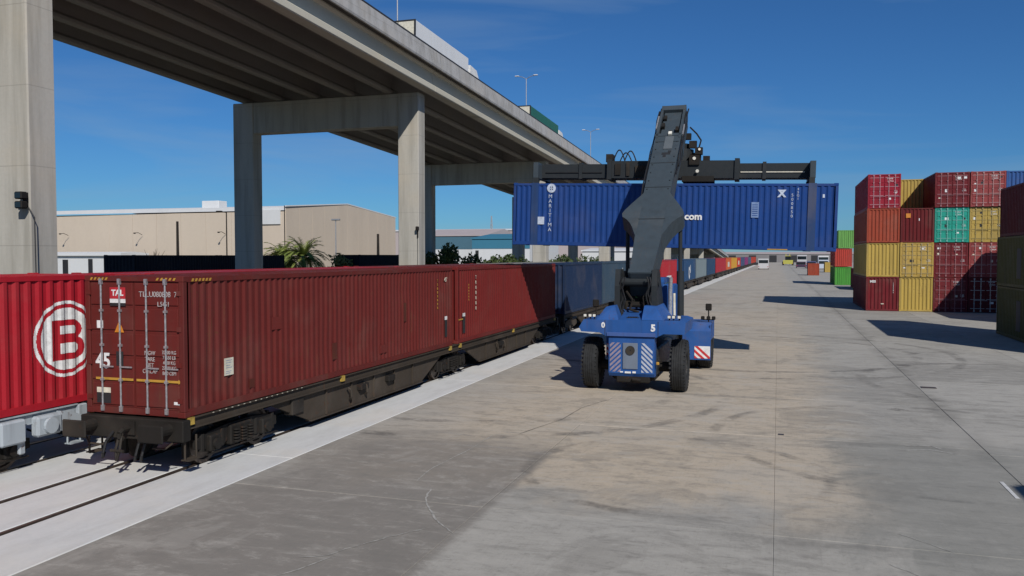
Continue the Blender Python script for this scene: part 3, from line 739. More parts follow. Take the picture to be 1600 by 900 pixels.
# ================================================================== WAGONS
def bogie(parent, y, m, detail, wy=.95, xc=0.):
    b = empty('bogie', (xc, y, 0), parent=parent)
    for s in (-1, 1):
        mb = MB(); x = s*1.02
        mb.prism([(-1.45, .62), (-1.1, .72), (-.45, .78), (.45, .78), (1.1, .72), (1.45, .62), (1.45, .42), (1.1, .36), (.62, .30), (.45, .42), (-.45, .42), (-.62, .30), (-1.1, .36), (-1.45, .42)], 'x', x-.06, x+.06)
        if detail:
            for yy in (-wy, wy):
                mb.box(x-.13, x+.16, yy-.19, yy+.19, .30, .66, .03); mb.tube((x+.15, yy, .46), (x+.22, yy, .46), .12, 12)
                for k in (-.33, .33): mb.tube((x+.02, yy+k, .34), (x+.02, yy+k, .72), .075, 9)
            mb.box(x-.10, x+.14, -.42, .42, .30, .74, .03)
            for k in (-.26, 0, .26):
                for zz in range(5): mb.tube((x+.16, k, .36+zz*.065), (x+.16, k, .395+zz*.065), .085, 9)
            mb.path([(x+.18, -1.3, .28), (x+.18, 1.3, .28)], .02)
        mb.build('side_frame', m, b)
    for yy in (-wy, wy):
        for s in (-1, 1):
            w_ = MB().lathe_x([(-.07, .06), (-.07, .17), (-.03, .20), (-.02, .38), (-.07, .40), (-.07, .50), (-.035, .47), (.07, .455), (.07, .38), (.025, .36), (.03, .20), (.09, .16), (.09, .06)] if s > 0 else
                              [(.07, .06), (.07, .17), (.03, .20), (.02, .38), (.07, .40), (.07, .50), (.035, .47), (-.07, .455), (-.07, .38), (-.025, .36), (-.03, .20), (-.09, .16), (-.09, .06)], s*.785, yy, .466, 24 if detail else 12)
            w_.build('wheel', M_RAIL, b)
        MB().tube((-.7, yy, .466), (.7, yy, .466), .08, 8).build('axle', M_BLACK, b)
    if detail:
        MB().box(-.95, .95, -.2, .2, .55, .84, .03).build('bolster', m, b)
        for s in (-1, 1):
            for yy in (-wy-.5, wy+.5): MB().box(s*.785-.06, s*.785+.06, yy-.05, yy+.05, .22, .72).build('brake_block', m, b)
    return b
def wagon(label, xc, y0, y1, bogies, m, detail, group, endm=None, belly=True):
    t = thing('flat_wagon', label, 'wagon', (xc, 0, 0), group=group); endm = endm or m
    segs = [bogies[0]]+bogies[1:]
    mb = MB()
    for s in (-1, 1):
        mb.box(s*1.17-.05, s*1.17+.05, y0+.25, y1-.25, .975, 1.16); mb.box(s*1.17-.11, s*1.17+.11, y0+.25, y1-.25, 1.16, 1.185); mb.box(s*1.17-.11, s*1.17+.10, y0+.25, y1-.25, .95, .974)
    mb.box(-.28, .28, y0+.25, y1-.25, .80, 1.12)
    y = y0+1
    while y < y1-1: mb.box(-1.12, 1.12, y-.05, y+.05, .90, 1.10); y += 1.55
    mb.build('underframe', m, t)
    if belly:
        for a, b in zip(bogies[:-1], bogies[1:]):
            for s in (-1, 1):
                mb = MB(); x = s*1.12; A, B = a+1.75, b-1.75
                mb.prism([(A-.7, .948), (B+.7, .948), (B-1.1, .24), (A+1.1, .24)], 'x', x-.035, x+.035)
                mb.prism([(A+1.1, .237), (B-1.1, .237), (B-1.1, .21), (A+1.1, .21)], 'x', x-.09, x+.09)
                if detail:
                    for k in range(5):
                        yy = A+1.9+(B-A-3.8)*k/4; mb.box(x-.08, x+.08, yy-.02, yy+.02, .25, .94)
                    for k in (.32, .42): yy = A+(B-A)*k; mb.path([(x+.10*s, yy, .80), (x+.17*s, yy+.05, .74), (x+.17*s, yy+.10, .52), (x+.08*s, yy+.16, .46)], .035)
                mb.build('belly_sill', m, t)
    for y in bogies: bogie(t, y, M_BLACK if detail else m, detail)
    for (ye, d) in ((y0, -1), (y1, 1)):
        h = MB(); ya, yb = (ye, ye+.25) if d < 0 else (ye-.25, ye)
        h.box(-1.30, 1.30, ya, yb, .72, 1.16, .02); h.build('headstock', endm, t)
        for s in (-1, 1):
            bf = MB(); x = s*.95; q = ye+d*.30
            bf.tube((x, ye, .98), (x, q, .98), .12, 12, .10); bf.tube((x, q, .98), (x, ye+d*.48, .98), .07, 10); bf.build('buffer', endm, t)
            hd = MB(); a, b = sorted((ye+d*.48, ye+d*.54)); hd.box(x-.30, x+.30, a, b, .80, 1.16, .03); hd.build('buffer_head', endm, t)
        if detail:
            k = MB(); k.path([(0, ye, .96), (0, ye+d*.22, .96), (0, ye+d*.32, .90), (0, ye+d*.30, .80), (0, ye+d*.22, .78)], .05, 8); k.box(-.14, .14, min(ye, ye+d*.05), max(ye, ye+d*.05), .82, 1.1); k.build('coupling_hook', endm, t)
            sc = MB(); sc.path([(.03, ye+d*.28, .84), (.05, ye+d*.36, .58), (.0, ye+d*.40, .36), (-.05, ye+d*.36, .58), (-.03, ye+d*.28, .84)], .028); sc.tube((-.16, ye+d*.38, .56), (.16, ye+d*.38, .56), .03); sc.build('screw_link', endm, t)
            for x in (-.42, .40, .55):
                hs = MB(); hs.path([(x, ye+d*.02, .86), (x-.02, ye+d*.20, .70), (x-.05, ye+d*.26, .46), (x-.12, ye+d*.20, .34), (x-.18, ye+d*.08, .42)], .028); hs.build('brake_hose', M_HOSE, t)
            for s in (-1, 1):
                st = MB(); x = s*1.22; st.path([(x, ye-d*.15, .75), (x, ye-d*.15, .32), (x, ye-d*.50, .32), (x, ye-d*.50, .80)], .022); st.box(x-.10, x+.10, min(ye-d*.15, ye-d*.5), max(ye-d*.15, ye-d*.5), .31, .335); st.build('footstep', m, t)
            rl = MB(); rl.path([(-1.1, ye+d*.06, .72), (-.95, ye+d*.12, .60), (-.55, ye+d*.12, .60), (-.45, ye+d*.06, .72)], .02); rl.path([(1.1, ye+d*.06, .72), (.95, ye+d*.12, .60), (.65, ye+d*.12, .60)], .02); tag(rl.build('grab_rail', m, t), kind='stuff')
    return t
W1 = wagon('dark articulated flat wagon under the two front maroon containers', -12.7, 13.85, 44.0, [16.0, 28.85, 41.8], M_WAGON, True, 'flat wagons of the near train', M_BLACK)
sp = MB()
for y in (14.15, 20.4, 28.35, 29.35, 36.0, 43.3):
    for s in (-1, 1): sp.box(s*1.22-.05, s*1.22+.07, y-.08, y+.08, 1.04, 1.19)
M_SPIG = plain("yellow_spigot", (.40, .27, .05), .6, 0, 7, .4)
tag(sp.build('container_spigots', M_SPIG, W1), kind='stuff')
br = MB()
for (y, L) in ((21.4, .5), (23.2, .45), (34.0, .5)): br.box(1.12, 1.30, y, y+L, .62, .80, .02)
br.box(.95, 1.22, 17.95, 18.5, .52, .98, .03)
tag(br.build('brake_gear', M_BLACK, W1), kind='stuff')
for i in range(34):
    y = 14.8+i*.108; MB().box(1.285, 1.292, y, y+.05, 1.172, 1.183).build('plate_mark', M_CREAM, W1) if i % 2 == 0 else None

# ================================================================== CONTAINERS ON THE NEAR TRAIN
CM = paint("maroon_container", (.116, .0165, .0135), .45, .6, .6, .22)
CM2 = paint("maroon_container_second", (.145, .016, .014), .35, .6, .5, .14)
ZT = 1.19; H45 = 2.9
def decal(parent, m, name, x0, x1, y0, y1, z0, z1): return MB().box(x0, x1, y0, y1, z0, z1).build(name, m, parent)
c1 = container('maroon high container with its silver-barred doors facing the camera, front of the train', CM, 14.6, 2.5, H45, (-12.7, 13.98, ZT), detail=2, bands=5, pitch=.235)
f = -.003
M_DIM = ink('worn_lettering', (.42, .38, .37))
# door-end marks
def dend(m, name, xa, xb, za, zb, y=.010): return decal(c1, m, name, xa, xb, y-.004, y, za, zb)
dend(M_REDINK, 'sticker', -.60, -.20, 2.42, 2.66); text_on("TAL", .17, M_WHITE, c1, (-.40, .004, 2.54), '-y', bold=.006)
dend(M_WHITE, 'sticker_stripe', -.60, -.20, 2.335, 2.418); dend(M_DARKINK, 'sticker_stripe', -.60, -.20, 2.27, 2.333)
tri = MB().prism([(-.49, 1.72), (-.25, 1.72), (-.37, 1.96)], 'y', .006, .010); tri.build('warning_triangle', M_ORANGE, c1)
text_on("!", .13, M_DARKINK, c1, (-.37, .004, 1.80), '-y')
dend(M_WHITE, 'sticker', -.95, -.79, 1.80, 1.96)
text_on("45", .44, M_WHITE, c1, (-.80, .004, 1.10), '-y', bold=.012, sx=.86)
dend(M_GREYINK if False else M_DARKINK, 'data_plate', -.46, -.28, 1.02, 1.32)
text_on("TLLU", .16, M_DIM, c1, (.33, .004, 2.52), '-y'); text_on("080808  7", .16, M_DIM, c1, (.80, .004, 2.52), '-y', sx=.9); text_on("L5G1", .14, M_DIM, c1, (.76, .004, 2.32), '-y')
text_on("MGW\nTARE\nNET\nCU.CAP", .125, M_DIM, c1, (.40, .004, 1.12), '-y', line=1.0, sx=.85)
text_on("32500 KG\n71650 LB\n4800 KG\n27700 KG\n86.0 CBM", .105, M_DIM, c1, (.88, .004, 1.12), '-y', line=1.02, sx=.8)
for (a, b) in ((-1.0, -.03), (.05, 1.1)): dend(M_YEL, 'stripe', a, b, .715, .765)
MB().prism([(1.1, .69), (1.1, .79), (1.17, .74)], 'y', .006, .010).build('arrow_head', M_YEL, c1)
dend(M_CREAM, 'data_plate', -.98, -.62, .44, .55); dend(M_DARKINK, 'data_plate', -.98, -.62, .22, .435)
dend(M_WHITE, 'sticker', .98, 1.12, .27, .33)
def hatch(par, x0, x1, z0, z1, y, n):
    for i in range(n):
        a = x0+(x1-x0)*i/n; p = (x1-x0)/n
        MB().prism([(a, z0), (a+p*.5, z0), (a+p*.85, z1), (a+p*.35, z1)], 'y', y-.004, y).build('hazard_stripe', M_YEL, par)
hatch(c1, -1.1, -.62, H45-.09, H45-.035, -.002, 5); hatch(c1, .58, 1.1, H45-.09, H45-.035, -.002, 5)
for i in range(6):
    a = .25+i*.11; MB().prism([(a, H45-.11), (a+.06, H45-.11), (a+.09, H45-.05), (a+.03, H45-.05)], 'x', 1.252, 1.256).build('hazard_stripe', M_YEL, c1)
# side marks
decal(c1, M_CREAM, 'placard', 1.247, 1.252, 1.28, 1.60, .70, 1.08)
for k, z in enumerate((1.02, .97, .91, .86, .78, .74)): decal(c1, M_GREYINK, 'print_line', 1.2522, 1.2535, 1.33, 1.55-.03*(k % 3), z, z+.015)
for (y, z) in ((13.85, 1.0), ): 
    decal(c1, M_WHITE, 'sticker', 1.252, 1.257, y, y+.22, z, z+.13); decal(c1, M_DARKINK, 'door_vent', 1.247, 1.252, y+.02, y+.24, z-.62, z-.02)
M_PATCH = paint("repair_patch_paint", (.14, .02, .016), .3, .6, .5, .1); M_RUSTP = paint("rust_patch_paint", (.085, .020, .013), .3, .8, 1., .1)
for (a, b, z0_, z1_, m_) in ((3.1, 3.5, 1.55, 1.85, M_PATCH), (5.9, 6.15, .5, .95, M_RUSTP), (8.7, 9.2, .35, .6, M_PATCH), (10.4, 10.6, 1.2, 1.8, M_RUSTP), (2.2, 2.38, .3, .5, M_RUSTP)): decal(c1, m_, 'repair_patch', 1.236, 1.246, a, b, z0_, z1_)
text_on("\n".join("T5088088"), .13, M_YEL, c1, (1.250, 13.2, 1.95), '+x', line=1.05)
text_on("45'", .22, M_CREAM, c1, (1.250, 13.95, 2.45), '+x')
c2 = container('second maroon container of the near train, shaded at its far end', CM2, 14.4, 2.5, H45, (-12.7, 29.1, ZT), near='end', detail=2, pitch=.24)
text_on("\n".join("TR08088"), .20, M_CREAM, c2, (1.250, 2.0, 1.85), '+x', line=1.02)
decal(c2, M_WHITE, 'sticker', 1.252, 1.257, .52, .78, 1.0, 1.13); decal(c2, M_DARKINK, 'door_vent', 1.247, 1.252, .54, .8, .36, .98)
text_on("\n".join("880808"), .11, M_YEL, c2, (1.250, 1.2, 1.9), '+x', line=1.05)
decal(c2, M_YEL, 'stripe', 1.252, 1.256, .1, .55, .88, .93)
# onward containers: (start, end, colour, label, mark)
TRAIN = [
 (45.6, 56.0, (.012, .027, .068), 'blue container behind the second maroon one on the near train', None, 'end'),
 (56.3, 66.6, (.034, .062, .095), 'grey-blue container just left of the handler boom foot', 'GREY', 'end'),
 (67.6, 80.0, (.05, .06, .08), 'slate container hidden mostly behind the handler boom foot', None, 'end'),
 (86.6, 100.0, (.36, .022, .030), 'bright red container on the train just right of the boom foot', 'RED', 'door'),
 (108.6, 123.6, (.020, .058, .135), 'navy container with a white round logo on the train beyond the lift cylinder', 'LOGO', 'end'),
 (125.2, 143.0, (.16, .20, .215), 'pale grey container between the navy and the blue ones on the train', None, 'end'),
 (144.8, 163.5, (.020, .052, .11), 'plain blue container after the pale grey one on the train', None, 'end'),
 (166, 198, (.33, .02, .030), 'crimson container after the plain blue one far along the train', None, 'end'),
 (200, 221, (.46, .10, .03), 'orange container with a white patch far along the train', 'PATCH', 'end'),
 (223, 252, (.48, .25, .03), 'yellow container far along the train after the orange one', None, 'end'),
 (254, 276, (.40, .03, .02), 'scarlet container right after the far yellow one', 'PATCH', 'end'),
 (279, 310, (.05, .07, .14), 'slate blue container beyond the scarlet one on the far train', None, 'end'),
 (313, 345, (.20, .03, .12), 'purple container far down the train', None, 'end'),
 (348, 385, (.06, .09, .14), 'dull blue container between the purple and the last red ones', None, 'end'),
 (388, 470, (.36, .04, .02), 'last red container at the vanishing end of the train', None, 'end')]
GT = 'containers riding on the near train'
c1['group'] = GT; c2['group'] = GT
for i, (a, b, col, lab, mark, near) in enumerate(TRAIN):
    L = b-a; m = paint("train_paint_%s" % lab.split()[0].replace('-', '_')+str(i), col, .3, .5, .25, .2)
    c = container(lab, m, L, 2.5, H45, (-12.7, a, ZT), near=near, detail=1 if a < 130 else 0, group=GT)
    if mark == 'GREY':
        text_on("\n".join("U0808"), .22, M_WHITE, c, (1.250, 7.6, 1.9), '+x'); decal(c, M_WHITE, 'placard', 1.247, 1.252, 7.2, 7.5, .9, 1.4)
    if mark == 'RED': decal(c, M_WHITE, 'placard', 1.247, 1.254, 4.2, 8.2, .1, 1.15)
    if mark == 'LOGO':
        o = MB().lathe_x([(0, .42), (.006, .42), (.006, .85), (0, .85)], 1.248, 6.2, 1.05, 24); o.build('round_logo', M_WHITE, c); decal(c, M_WHITE, 'logo_stem', 1.248, 1.254, 7.4, 7.9, 1.0, 2.1)
    if mark == 'PATCH': decal(c, M_CREAM, 'placard', 1.247, 1.254, L*.25, L*.6, .7, 1.9)
post = MB(); post.tube((0, 0, 0), (0, 0, 2.7), .09, 8)
wl = ['dark flat wagon carrying the blue and grey-blue containers behind the front pair', 'dark flat wagon passing behind the handler boom foot', 'dark flat wagon under the bright red container', 'dark flat wagon under the navy container with the round logo', 'dark flat wagon under the pale grey container', 'dark flat wagon under the plain blue container']
for (y0, y1, lab) in ((45.2, 66.9, wl[0]), (67.8, 80.5, wl[1]), (86.2, 100.4, wl[2]), (108.2, 124.0, wl[3]), (124.6, 143.4, wl[4]), (144.4, 163.9, wl[5])):
    wagon(lab, -12.7, y0, y1, [y0+2.6, y1-2.6], M_WAGON, False, 'flat wagons of the near train', M_BLACK)
for k, (y0, y1) in enumerate(((165.5, 252.5), (253.5, 346), (347, 471))):
    lab = ['far run of dark wagons under the crimson, orange and yellow containers', 'far run of dark wagons under the scarlet and purple containers', 'farthest dark wagons under the last red container'][k]
    wagon(lab, -12.7, y0, y1, [y0+3+i*((y1-y0-6)/6) for i in range(7)], M_WAGON, False, 'flat wagons of the near train', M_BLACK)

# ================================================================== SECOND TRACK
CR = paint("bright_red_container", (.37, .014, .024), .22, .5, .15, .14)
c3 = container('bright red container with a large white B emblem in a ring, left edge', CR, 13.6, 2.5, H45, (-16.25, 2.35, ZT), near='end', detail=2, group='containers on the second track')
ly, lz = 14.52-2.35, 2.67-ZT
NB = max(3, int((13.6-.32)/.28)); PB = (13.6-.32)/NB
def corr_x(y):
    """outer face of the corrugated side at y"""
    t = ((y-.16) % PB)/PB
    d = 0 if t < .26 else (t-.26)/.24 if t < .50 else 1 if t < .76 else 1-(t-.76)/.24
    return 1.25-(.008+d*.036)+.003
def in_b(u, v):
    if -.40 <= u < -.17 and -.47 <= v <= .42: return True
    for (za, zb, uc, th) in ((-.03, .42, .19, .14), (-.47, .05, .22, .15)):
        r = (zb-za)/2; zc = (za+zb)/2
        if -.2 <= u <= uc and za <= v <= zb and not (za+th*.95 < v < zb-th*.95): return True
        q = math.hypot(u-uc, v-zc)
        if u > uc and r-th <= q <= r: return True
    return False
def emblem(name, test, m):
    mb = MB(); du = .012; dv = .012; n = int(.86/du)
    for i in range(-n, n):
        y0, y1 = ly+i*du, ly+(i+1)*du; run = None
        for j in range(-n, n+1):
            on = j < n and test((i+.5)*du, (j+.5)*dv)
            if on and run is None: run = j
            if not on and run is not None:
                za, zb = lz+run*dv, lz+j*dv
                mb.add([(corr_x(y0), y0, za), (corr_x(y1), y1, za), (corr_x(y1), y1, zb), (corr_x(y0), y0, zb)], [(0, 1, 2, 3)]); run = None
    mb.build(name, m, c3, fix=False)
emblem('emblem_ring', lambda u, v: .775 <= math.hypot(u, v) <= .845, M_WHITE)
emblem('emblem_disc', lambda u, v: math.hypot(u, v) <= .69 and not in_b(u, v), M_WHITE)
W2 = wagon('pale blue grey flat wagon under the bright red container on the second track', -16.25, -2, 15.0, [.8, 12.2], M_PALEWAG, True, 'flat wagons of the second track', None, False)
mb = MB(); mb.box(1.18, 1.40, 12.7, 13.3, .62, 1.12, .04); mb.box(1.2, 1.42, 13.55, 14.2, .66, 1.10, .05); mb.prism([(14.2, 1.12), (14.75, .95), (14.75, .72), (14.2, .68)], 'x', 1.18, 1.38); mb.tube((1.43, 13.85, .88), (1.50, 13.85, .88), .17, 14)
mb.build('brake_cylinder', M_PALEWAG, W2)
mb = MB(); mb.box(1.1, 1.30, 13.2, 13.36, .36, .80, .03); mb.build('footstep', M_PALEWAG, W2)
for k, (a, b, col, lab) in enumerate(((17.1, 31.5, (.30, .02, .026), 'red container on the second track behind the front maroon one'), (32.2, 46.6, (.13, .026, .026), 'dull maroon container on the second track behind the second maroon one'), (47.6, 61.8, (.22, .22, .21), 'grey container on the second track, roof level with the train'))):
    container(lab, paint("second_track_%d" % k, col, .3, .5, .3, .25), b-a, 2.5, H45-.02, (-16.25, a, ZT), near='end', detail=1, group='containers on the second track')
wagon('dark flat wagon hidden behind the front containers on the second track', -16.25, 16.4, 47.2, [19, 31.8, 44.6], M_WAGON, False, 'flat wagons of the second track', None, False)
wagon('dark flat wagon under the grey container on the second track', -16.25, 47.4, 62.2, [50, 59.6], M_WAGON, False, 'flat wagons of the second track', None, False)
# black covered containers standing in the viaduct's shade
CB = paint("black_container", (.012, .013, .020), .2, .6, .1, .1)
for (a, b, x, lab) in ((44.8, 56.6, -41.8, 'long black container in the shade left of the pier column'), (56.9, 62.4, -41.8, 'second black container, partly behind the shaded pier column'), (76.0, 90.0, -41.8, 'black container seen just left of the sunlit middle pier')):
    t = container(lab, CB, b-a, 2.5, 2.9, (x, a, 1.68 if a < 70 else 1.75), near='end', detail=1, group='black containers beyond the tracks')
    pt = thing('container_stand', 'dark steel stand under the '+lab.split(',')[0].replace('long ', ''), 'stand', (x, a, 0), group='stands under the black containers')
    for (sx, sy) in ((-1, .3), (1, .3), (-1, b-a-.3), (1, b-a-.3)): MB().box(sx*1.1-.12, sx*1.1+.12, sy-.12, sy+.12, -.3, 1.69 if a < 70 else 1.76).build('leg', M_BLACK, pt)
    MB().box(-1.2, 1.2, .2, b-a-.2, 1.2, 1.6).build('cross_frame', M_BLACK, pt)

# ================================================================== LIFTED BLUE CONTAINER
CBL = paint("blue_container", (.010, .046, .19), .22, .48, .12, .12)
BM = Matrix.Translation((-4.64, 36.33, 4.85)) @ Matrix.Rotation(.0279, 4, 'Z') @ Matrix.Rotation(.0249, 4, 'Y')
LB, HB = 13.8, 2.80
rootM = BM @ Matrix.Translation((-LB/2, 1.22, 0)) @ Matrix.Rotation(R(-90), 4, 'Z')
cb = container('long blue container hanging from the spreader of the container handler', CBL, LB, 2.44, HB, rootM.to_translation(), rootM.to_euler(), near='door', detail=2, pitch=.245)
for y, s in ((1.0, 1), (LB-1.0, 1), (1.0, -1), (LB-1.0, -1)):
    MB().box(s*1.22-.05 if s < 0 else 1.17, -1.17 if s < 0 else 1.225, y-.16, y+.16, .0, HB).build('lifting_post', paint("blue_container_post", (.02, .05, .14), .4, .5, .2, .3), cb)
X1 = 1.222
def bside(m, name, y0, y1, z0, z1): return MB().box(X1-.004, X1+.003, y0, y1, z0, z1).build(name, m, cb)
M_LBLUE = ink("pale_blue_lettering", (.50, .56, .66)); M_MBLUE = ink("mid_blue_lettering", (.16, .24, .42))
text_on(".com", .40, M_WHITE, cb, (X1, 7.98, 1.36), '+x', bold=.014, sx=1.05)
text_on("\n".join("MARITIMA"), .23, M_LBLUE, cb, (X1, 1.72, 1.45), '+x', line=.92); 
mb = MB(); v = []; ff = []
for i in range(24):
    a = 2*math.pi*i/24
    for r in (.09, .20): v.append((X1+.002, 1.76+r*math.cos(a), 2.56+r*math.sin(a)))
mb.add(v, [(2*i, 2*((i+1) % 24), 2*((i+1) % 24)+1, 2*i+1) for i in range(24)]); mb.box(X1, X1+.004, 1.74, 1.78, 2.38, 2.74); mb.box(X1, X1+.004, 1.58, 1.94, 2.54, 2.58); mb.build('round_emblem', M_LBLUE, cb)
bside(M_LBLUE, 'placard', 1.16, 1.46, .94, 1.28)
bside(M_MBLUE, 'placard', 10.40, 10.70, 1.35, 2.0)
for k in range(6): MB().box(X1+.003, X1+.005, 10.44, 10.66, 1.42+k*.09, 1.45+k*.09).build('print_line', CBL, cb)
text_on("X", .40, M_LBLUE, cb, (X1, 11.60, 2.35), '+x', bold=.02); bside(M_LBLUE, 'placard', 11.48, 11.74, 2.46, 2.52)
text_on("\n".join("500850"), .17, M_LBLUE, cb, (X1, 12.02, 1.86), '+x', line=1.02); text_on("\n".join("45G1"), .14, M_LBLUE, cb, (X1, 12.24, 2.35), '+x', line=.95)
bside(M_LBLUE, 'sticker', 13.20, 13.28, 2.2, 2.34); bside(M_YEL, 'sticker', 11.1, 11.9, .02, .06)

# ================================================================== REACH STACKER
rs = thing('reach_stacker', 'blue container handler with a dark grey boom, seen from behind, lifting a blue container', 'container handler', (-4.55, 28.0, 0))
# wheels ------------------------------------------------------------
def tyre(x, y, r=.87, wd=.60, name='wheel'):
    h = wd/2; prof = [(-h+.04, .42), (-h, .52), (-h, r-.14), (-h+.05, r-.04)]
    n = 5
    for i in range(n):
        a = -h+.07+(wd-.14)*i/n; p = (wd-.14)/n
        prof += [(a+.01, r), (a+p-.03, r), (a+p-.025, r-.014), (a+p-.005, r-.014)]
    prof += [(h-.05, r-.04), (h, r-.14), (h, .52), (h-.04, .42)]
    t = MB().lathe_x(prof, x, y, r, 40).build(name, M_RUBBER, rs)
    lug = MB()
    for i in range(36):
        a = 2*math.pi*i/36
        for s in (-1, 1):
            c_ = Vector((x+s*(h-.05), y+math.cos(a)*(r-.03), r+math.sin(a)*(r-.03))); d = Vector((0, -math.sin(a), math.cos(a))); o = Vector((0, math.cos(a), math.sin(a)))
            pts = [c_+Vector((dx, 0, 0))+d*dd+o*oo for dx in (-.06, .046) for dd in (-.035, .035) for oo in (-.03, .004)]
            lug.add(pts, [(0, 1, 3, 2), (4, 6, 7, 5), (0, 4, 5, 1), (2, 3, 7, 6), (1, 5, 7, 3)])
    tag(lug.build('tread', M_RUBBER, t), kind='stuff')
    s = 1 if x > 0 else -1
    MB().lathe_x([(s*(h-.10), .05), (s*(h-.02), .10), (s*(h-.04), .20), (s*(h-.16), .26), (s*(h-.14), .40), (s*(h-.03), .44), (-s*h*.8, .44), (-s*h*.8, .05)], x, y, r, 24).build('rim', M_DGREY2, t)
for x in (-1.45, 1.47): tyre(x, 0, .87, .50)
for x in (-1.80, -1.20, 1.20, 1.79): tyre(x, 6.35, .87, .54)
# chassis -----------------------------------------------------------
mb = MB(); mb.box(-.80, .80, -.55, 7.2, .55, 1.45, .05); mb.build('chassis', M_DGREY2, rs)
ax = MB(); ax.tube((-1.15, 0, .80), (1.15, 0, .80), .17, 12); ax.box(-.75, .75, -.35, .35, .35, .9, .08); ax.box(-.5, .6, -.9, -.4, .34, .62, .03); ax.tube((.05, -.97, .47), (.32, -.97, .44), .06, 8); ax.build('rear_axle', M_BLACK, rs)
ax = MB(); ax.tube((-1.5, 6.35, .87), (1.5, 6.35, .87), .26, 12); ax.box(-.6, .6, 5.9, 6.8, .5, 1.3, .08); ax.build('front_axle', M_BLACK, rs)
cw = MB(); cw.prism([(-.98, .66), (-.98, 1.84), (-.86, 1.93), (-.5, 1.93), (-.5, .55), (-.9, .55)], 'x', -.74, .76); o = cw.build('counterweight', M_BLUE, rs)
Yc = -.983
def stripes(x0, x1, z0, z1, n, slope, m, par, y=Yc, nm='hazard_stripe', gap=.55):
    H_ = (z1-z0); p = H_/n
    for i in range(-2, n+1):
        za = z0+i*p; zb = za+slope*(x1-x0); t_ = p*gap
        pts = [(x0, za), (x1, zb), (x1, zb+t_), (x0, za+t_)]
        # clip to the panel
        out = pts
        for (lim, sg) in ((z0, 1), (z1, -1)):
            q = []
            for a, b in zip(out, out[1:]+out[:1]):
                ia, ib = (a[1]-lim)*sg >= 0, (b[1]-lim)*sg >= 0
                if ia: q.append(a)
                if ia != ib: u = (lim-a[1])/(b[1]-a[1]); q.append((a[0]+(b[0]-a[0])*u, lim))
            out = q
            if len(out) < 3: break
        if len(out) >= 3: MB().prism(out, 'y', y-.004, y+.002).build(nm, m, par)
M_STRIPE = ink("white_reflective", (.44, .47, .54)); M_REDST = ink("red_reflective", (.55, .03, .03)); M_PINKST = ink("worn_pink_stripe", (.27, .22, .28))
stripes(-.70, -.34, .70, 1.66, 6, .95, M_PINKST, o); stripes(.34, .70, .70, 1.66, 6, -.95, M_STRIPE, o)
MB().box(-.27, .22, Yc-.03, Yc-.003, .80, 1.66, .01).build('service_panel', paint("panel_grey_blue", (.14, .17, .22), .4, .5, .2, .3), o)
mb = MB(); mb.lathe_x([(0, .02), (.03, .02), (.03, .15), (0, .15)], 0, 0, 0, 16)
mb.v = [(-.02+p[1], Yc-.035-p[0], 1.42+p[2]) for p in mb.v]; mb.build('tow_ring', M_BLACK, o)
mb = MB(); mb.box(-.36, -.26, Yc-.012, Yc-.002, .68, .72); mb.box(-.2, .0, Yc-.012, Yc-.002, .66, .72); mb.box(.05, .16, Yc-.012, Yc-.002, .67, .73); mb.build('number_plate', M_WHITE, o)
mb = MB(); mb.box(.80, .90, -.9, -.82, .95, 1.05, .02); mb.build('reflector', M_YEL, rs)
# rear bodywork: wide fenders, sloping shoulder covers, sunken deck
bd = MB()
bd.prism([(-1.74, 2.14), (-1.66, 2.00), (-1.05, 1.98), (-.80, 1.86), (.82, 1.86), (1.05, 1.98), (1.72, 1.98), (1.76, 2.36), (1.55, 2.42), (-1.58, 2.40)], 'y', -1.02, 1.5)
o = bd.build('rear_fender', M_BLUE, rs)
for (pts, nm) in (([(-1.16, 2.40), (-.92, 2.80), (-.62, 2.86), (-.42, 2.40)], 'shoulder_cover'), ([(.34, 2.42), (.36, 2.86), (.74, 2.84), (1.05, 2.42)], 'shoulder_cover')):
    s = MB()
    fr = [(-.95, 0.55), (1.4, 1.0)]
    v = [(p[0], -1.0 if p[1] < 2.6 else -.55, p[1]) for p in pts]+[(p[0], 1.45, p[1]) for p in pts]
    s.add(v, [(0, 1, 2, 3), (7, 6, 5, 4), (0, 4, 5, 1), (1, 5, 6, 2), (2, 6, 7, 3), (3, 7, 4, 0)]); s.build(nm, M_BLUE, rs)
s = MB(); s.add([(-.40, -.98, 2.41), (.33, -.98, 2.41), (.33, .6, 2.72), (-.40, .6, 2.72), (-.40, -.98, 2.38), (.33, -.98, 2.38), (.33, .6, 2.38), (-.40, .6, 2.38)], [(0, 1, 2, 3), (7, 6, 5, 4), (0, 4, 5, 1), (1, 5, 6, 2), (2, 6, 7, 3), (3, 7, 4, 0)]); s.build('engine_cover', M_BLUE, rs)
s = MB()
for k in range(6): s.box(-.16+k*.055, -.13+k*.055, -.70, -.58, 2.44, 2.50)
s.box(-.20, .22, -.74, -.54, 2.42, 2.475); s.build('grille', M_BLACK, rs)
s = MB(); s.box(-.80, .80, -1.06, -1.022, 1.87, 2.0, .01); s.build('bumper_rail', paint("bumper_blue", (.05, .10, .28), .6, .5, .4, .4), rs)
text_on("0", .24, M_WHITE, rs, (-.92, -1.026, 2.22), '-y', bold=.01); text_on("5", .30, M_WHITE, rs, (.72, -1.026, 2.16), '-y', bold=.015)
for x in (-1.55, -1.38, -1.24, 1.22, 1.36, 1.54):
    s = MB(); s.tube((x, -.85, 2.40), (x, -.85, 2.48), .022, 6); s.box(x-.055, x+.055, -.93, -.79, 2.48, 2.58, .015); lo = s.build('work_lamp', M_BLACK, rs); MB().box(x-.045, x+.045, -.936, -.928, 2.49, 2.57).build('lens', M_LAMP, lo)
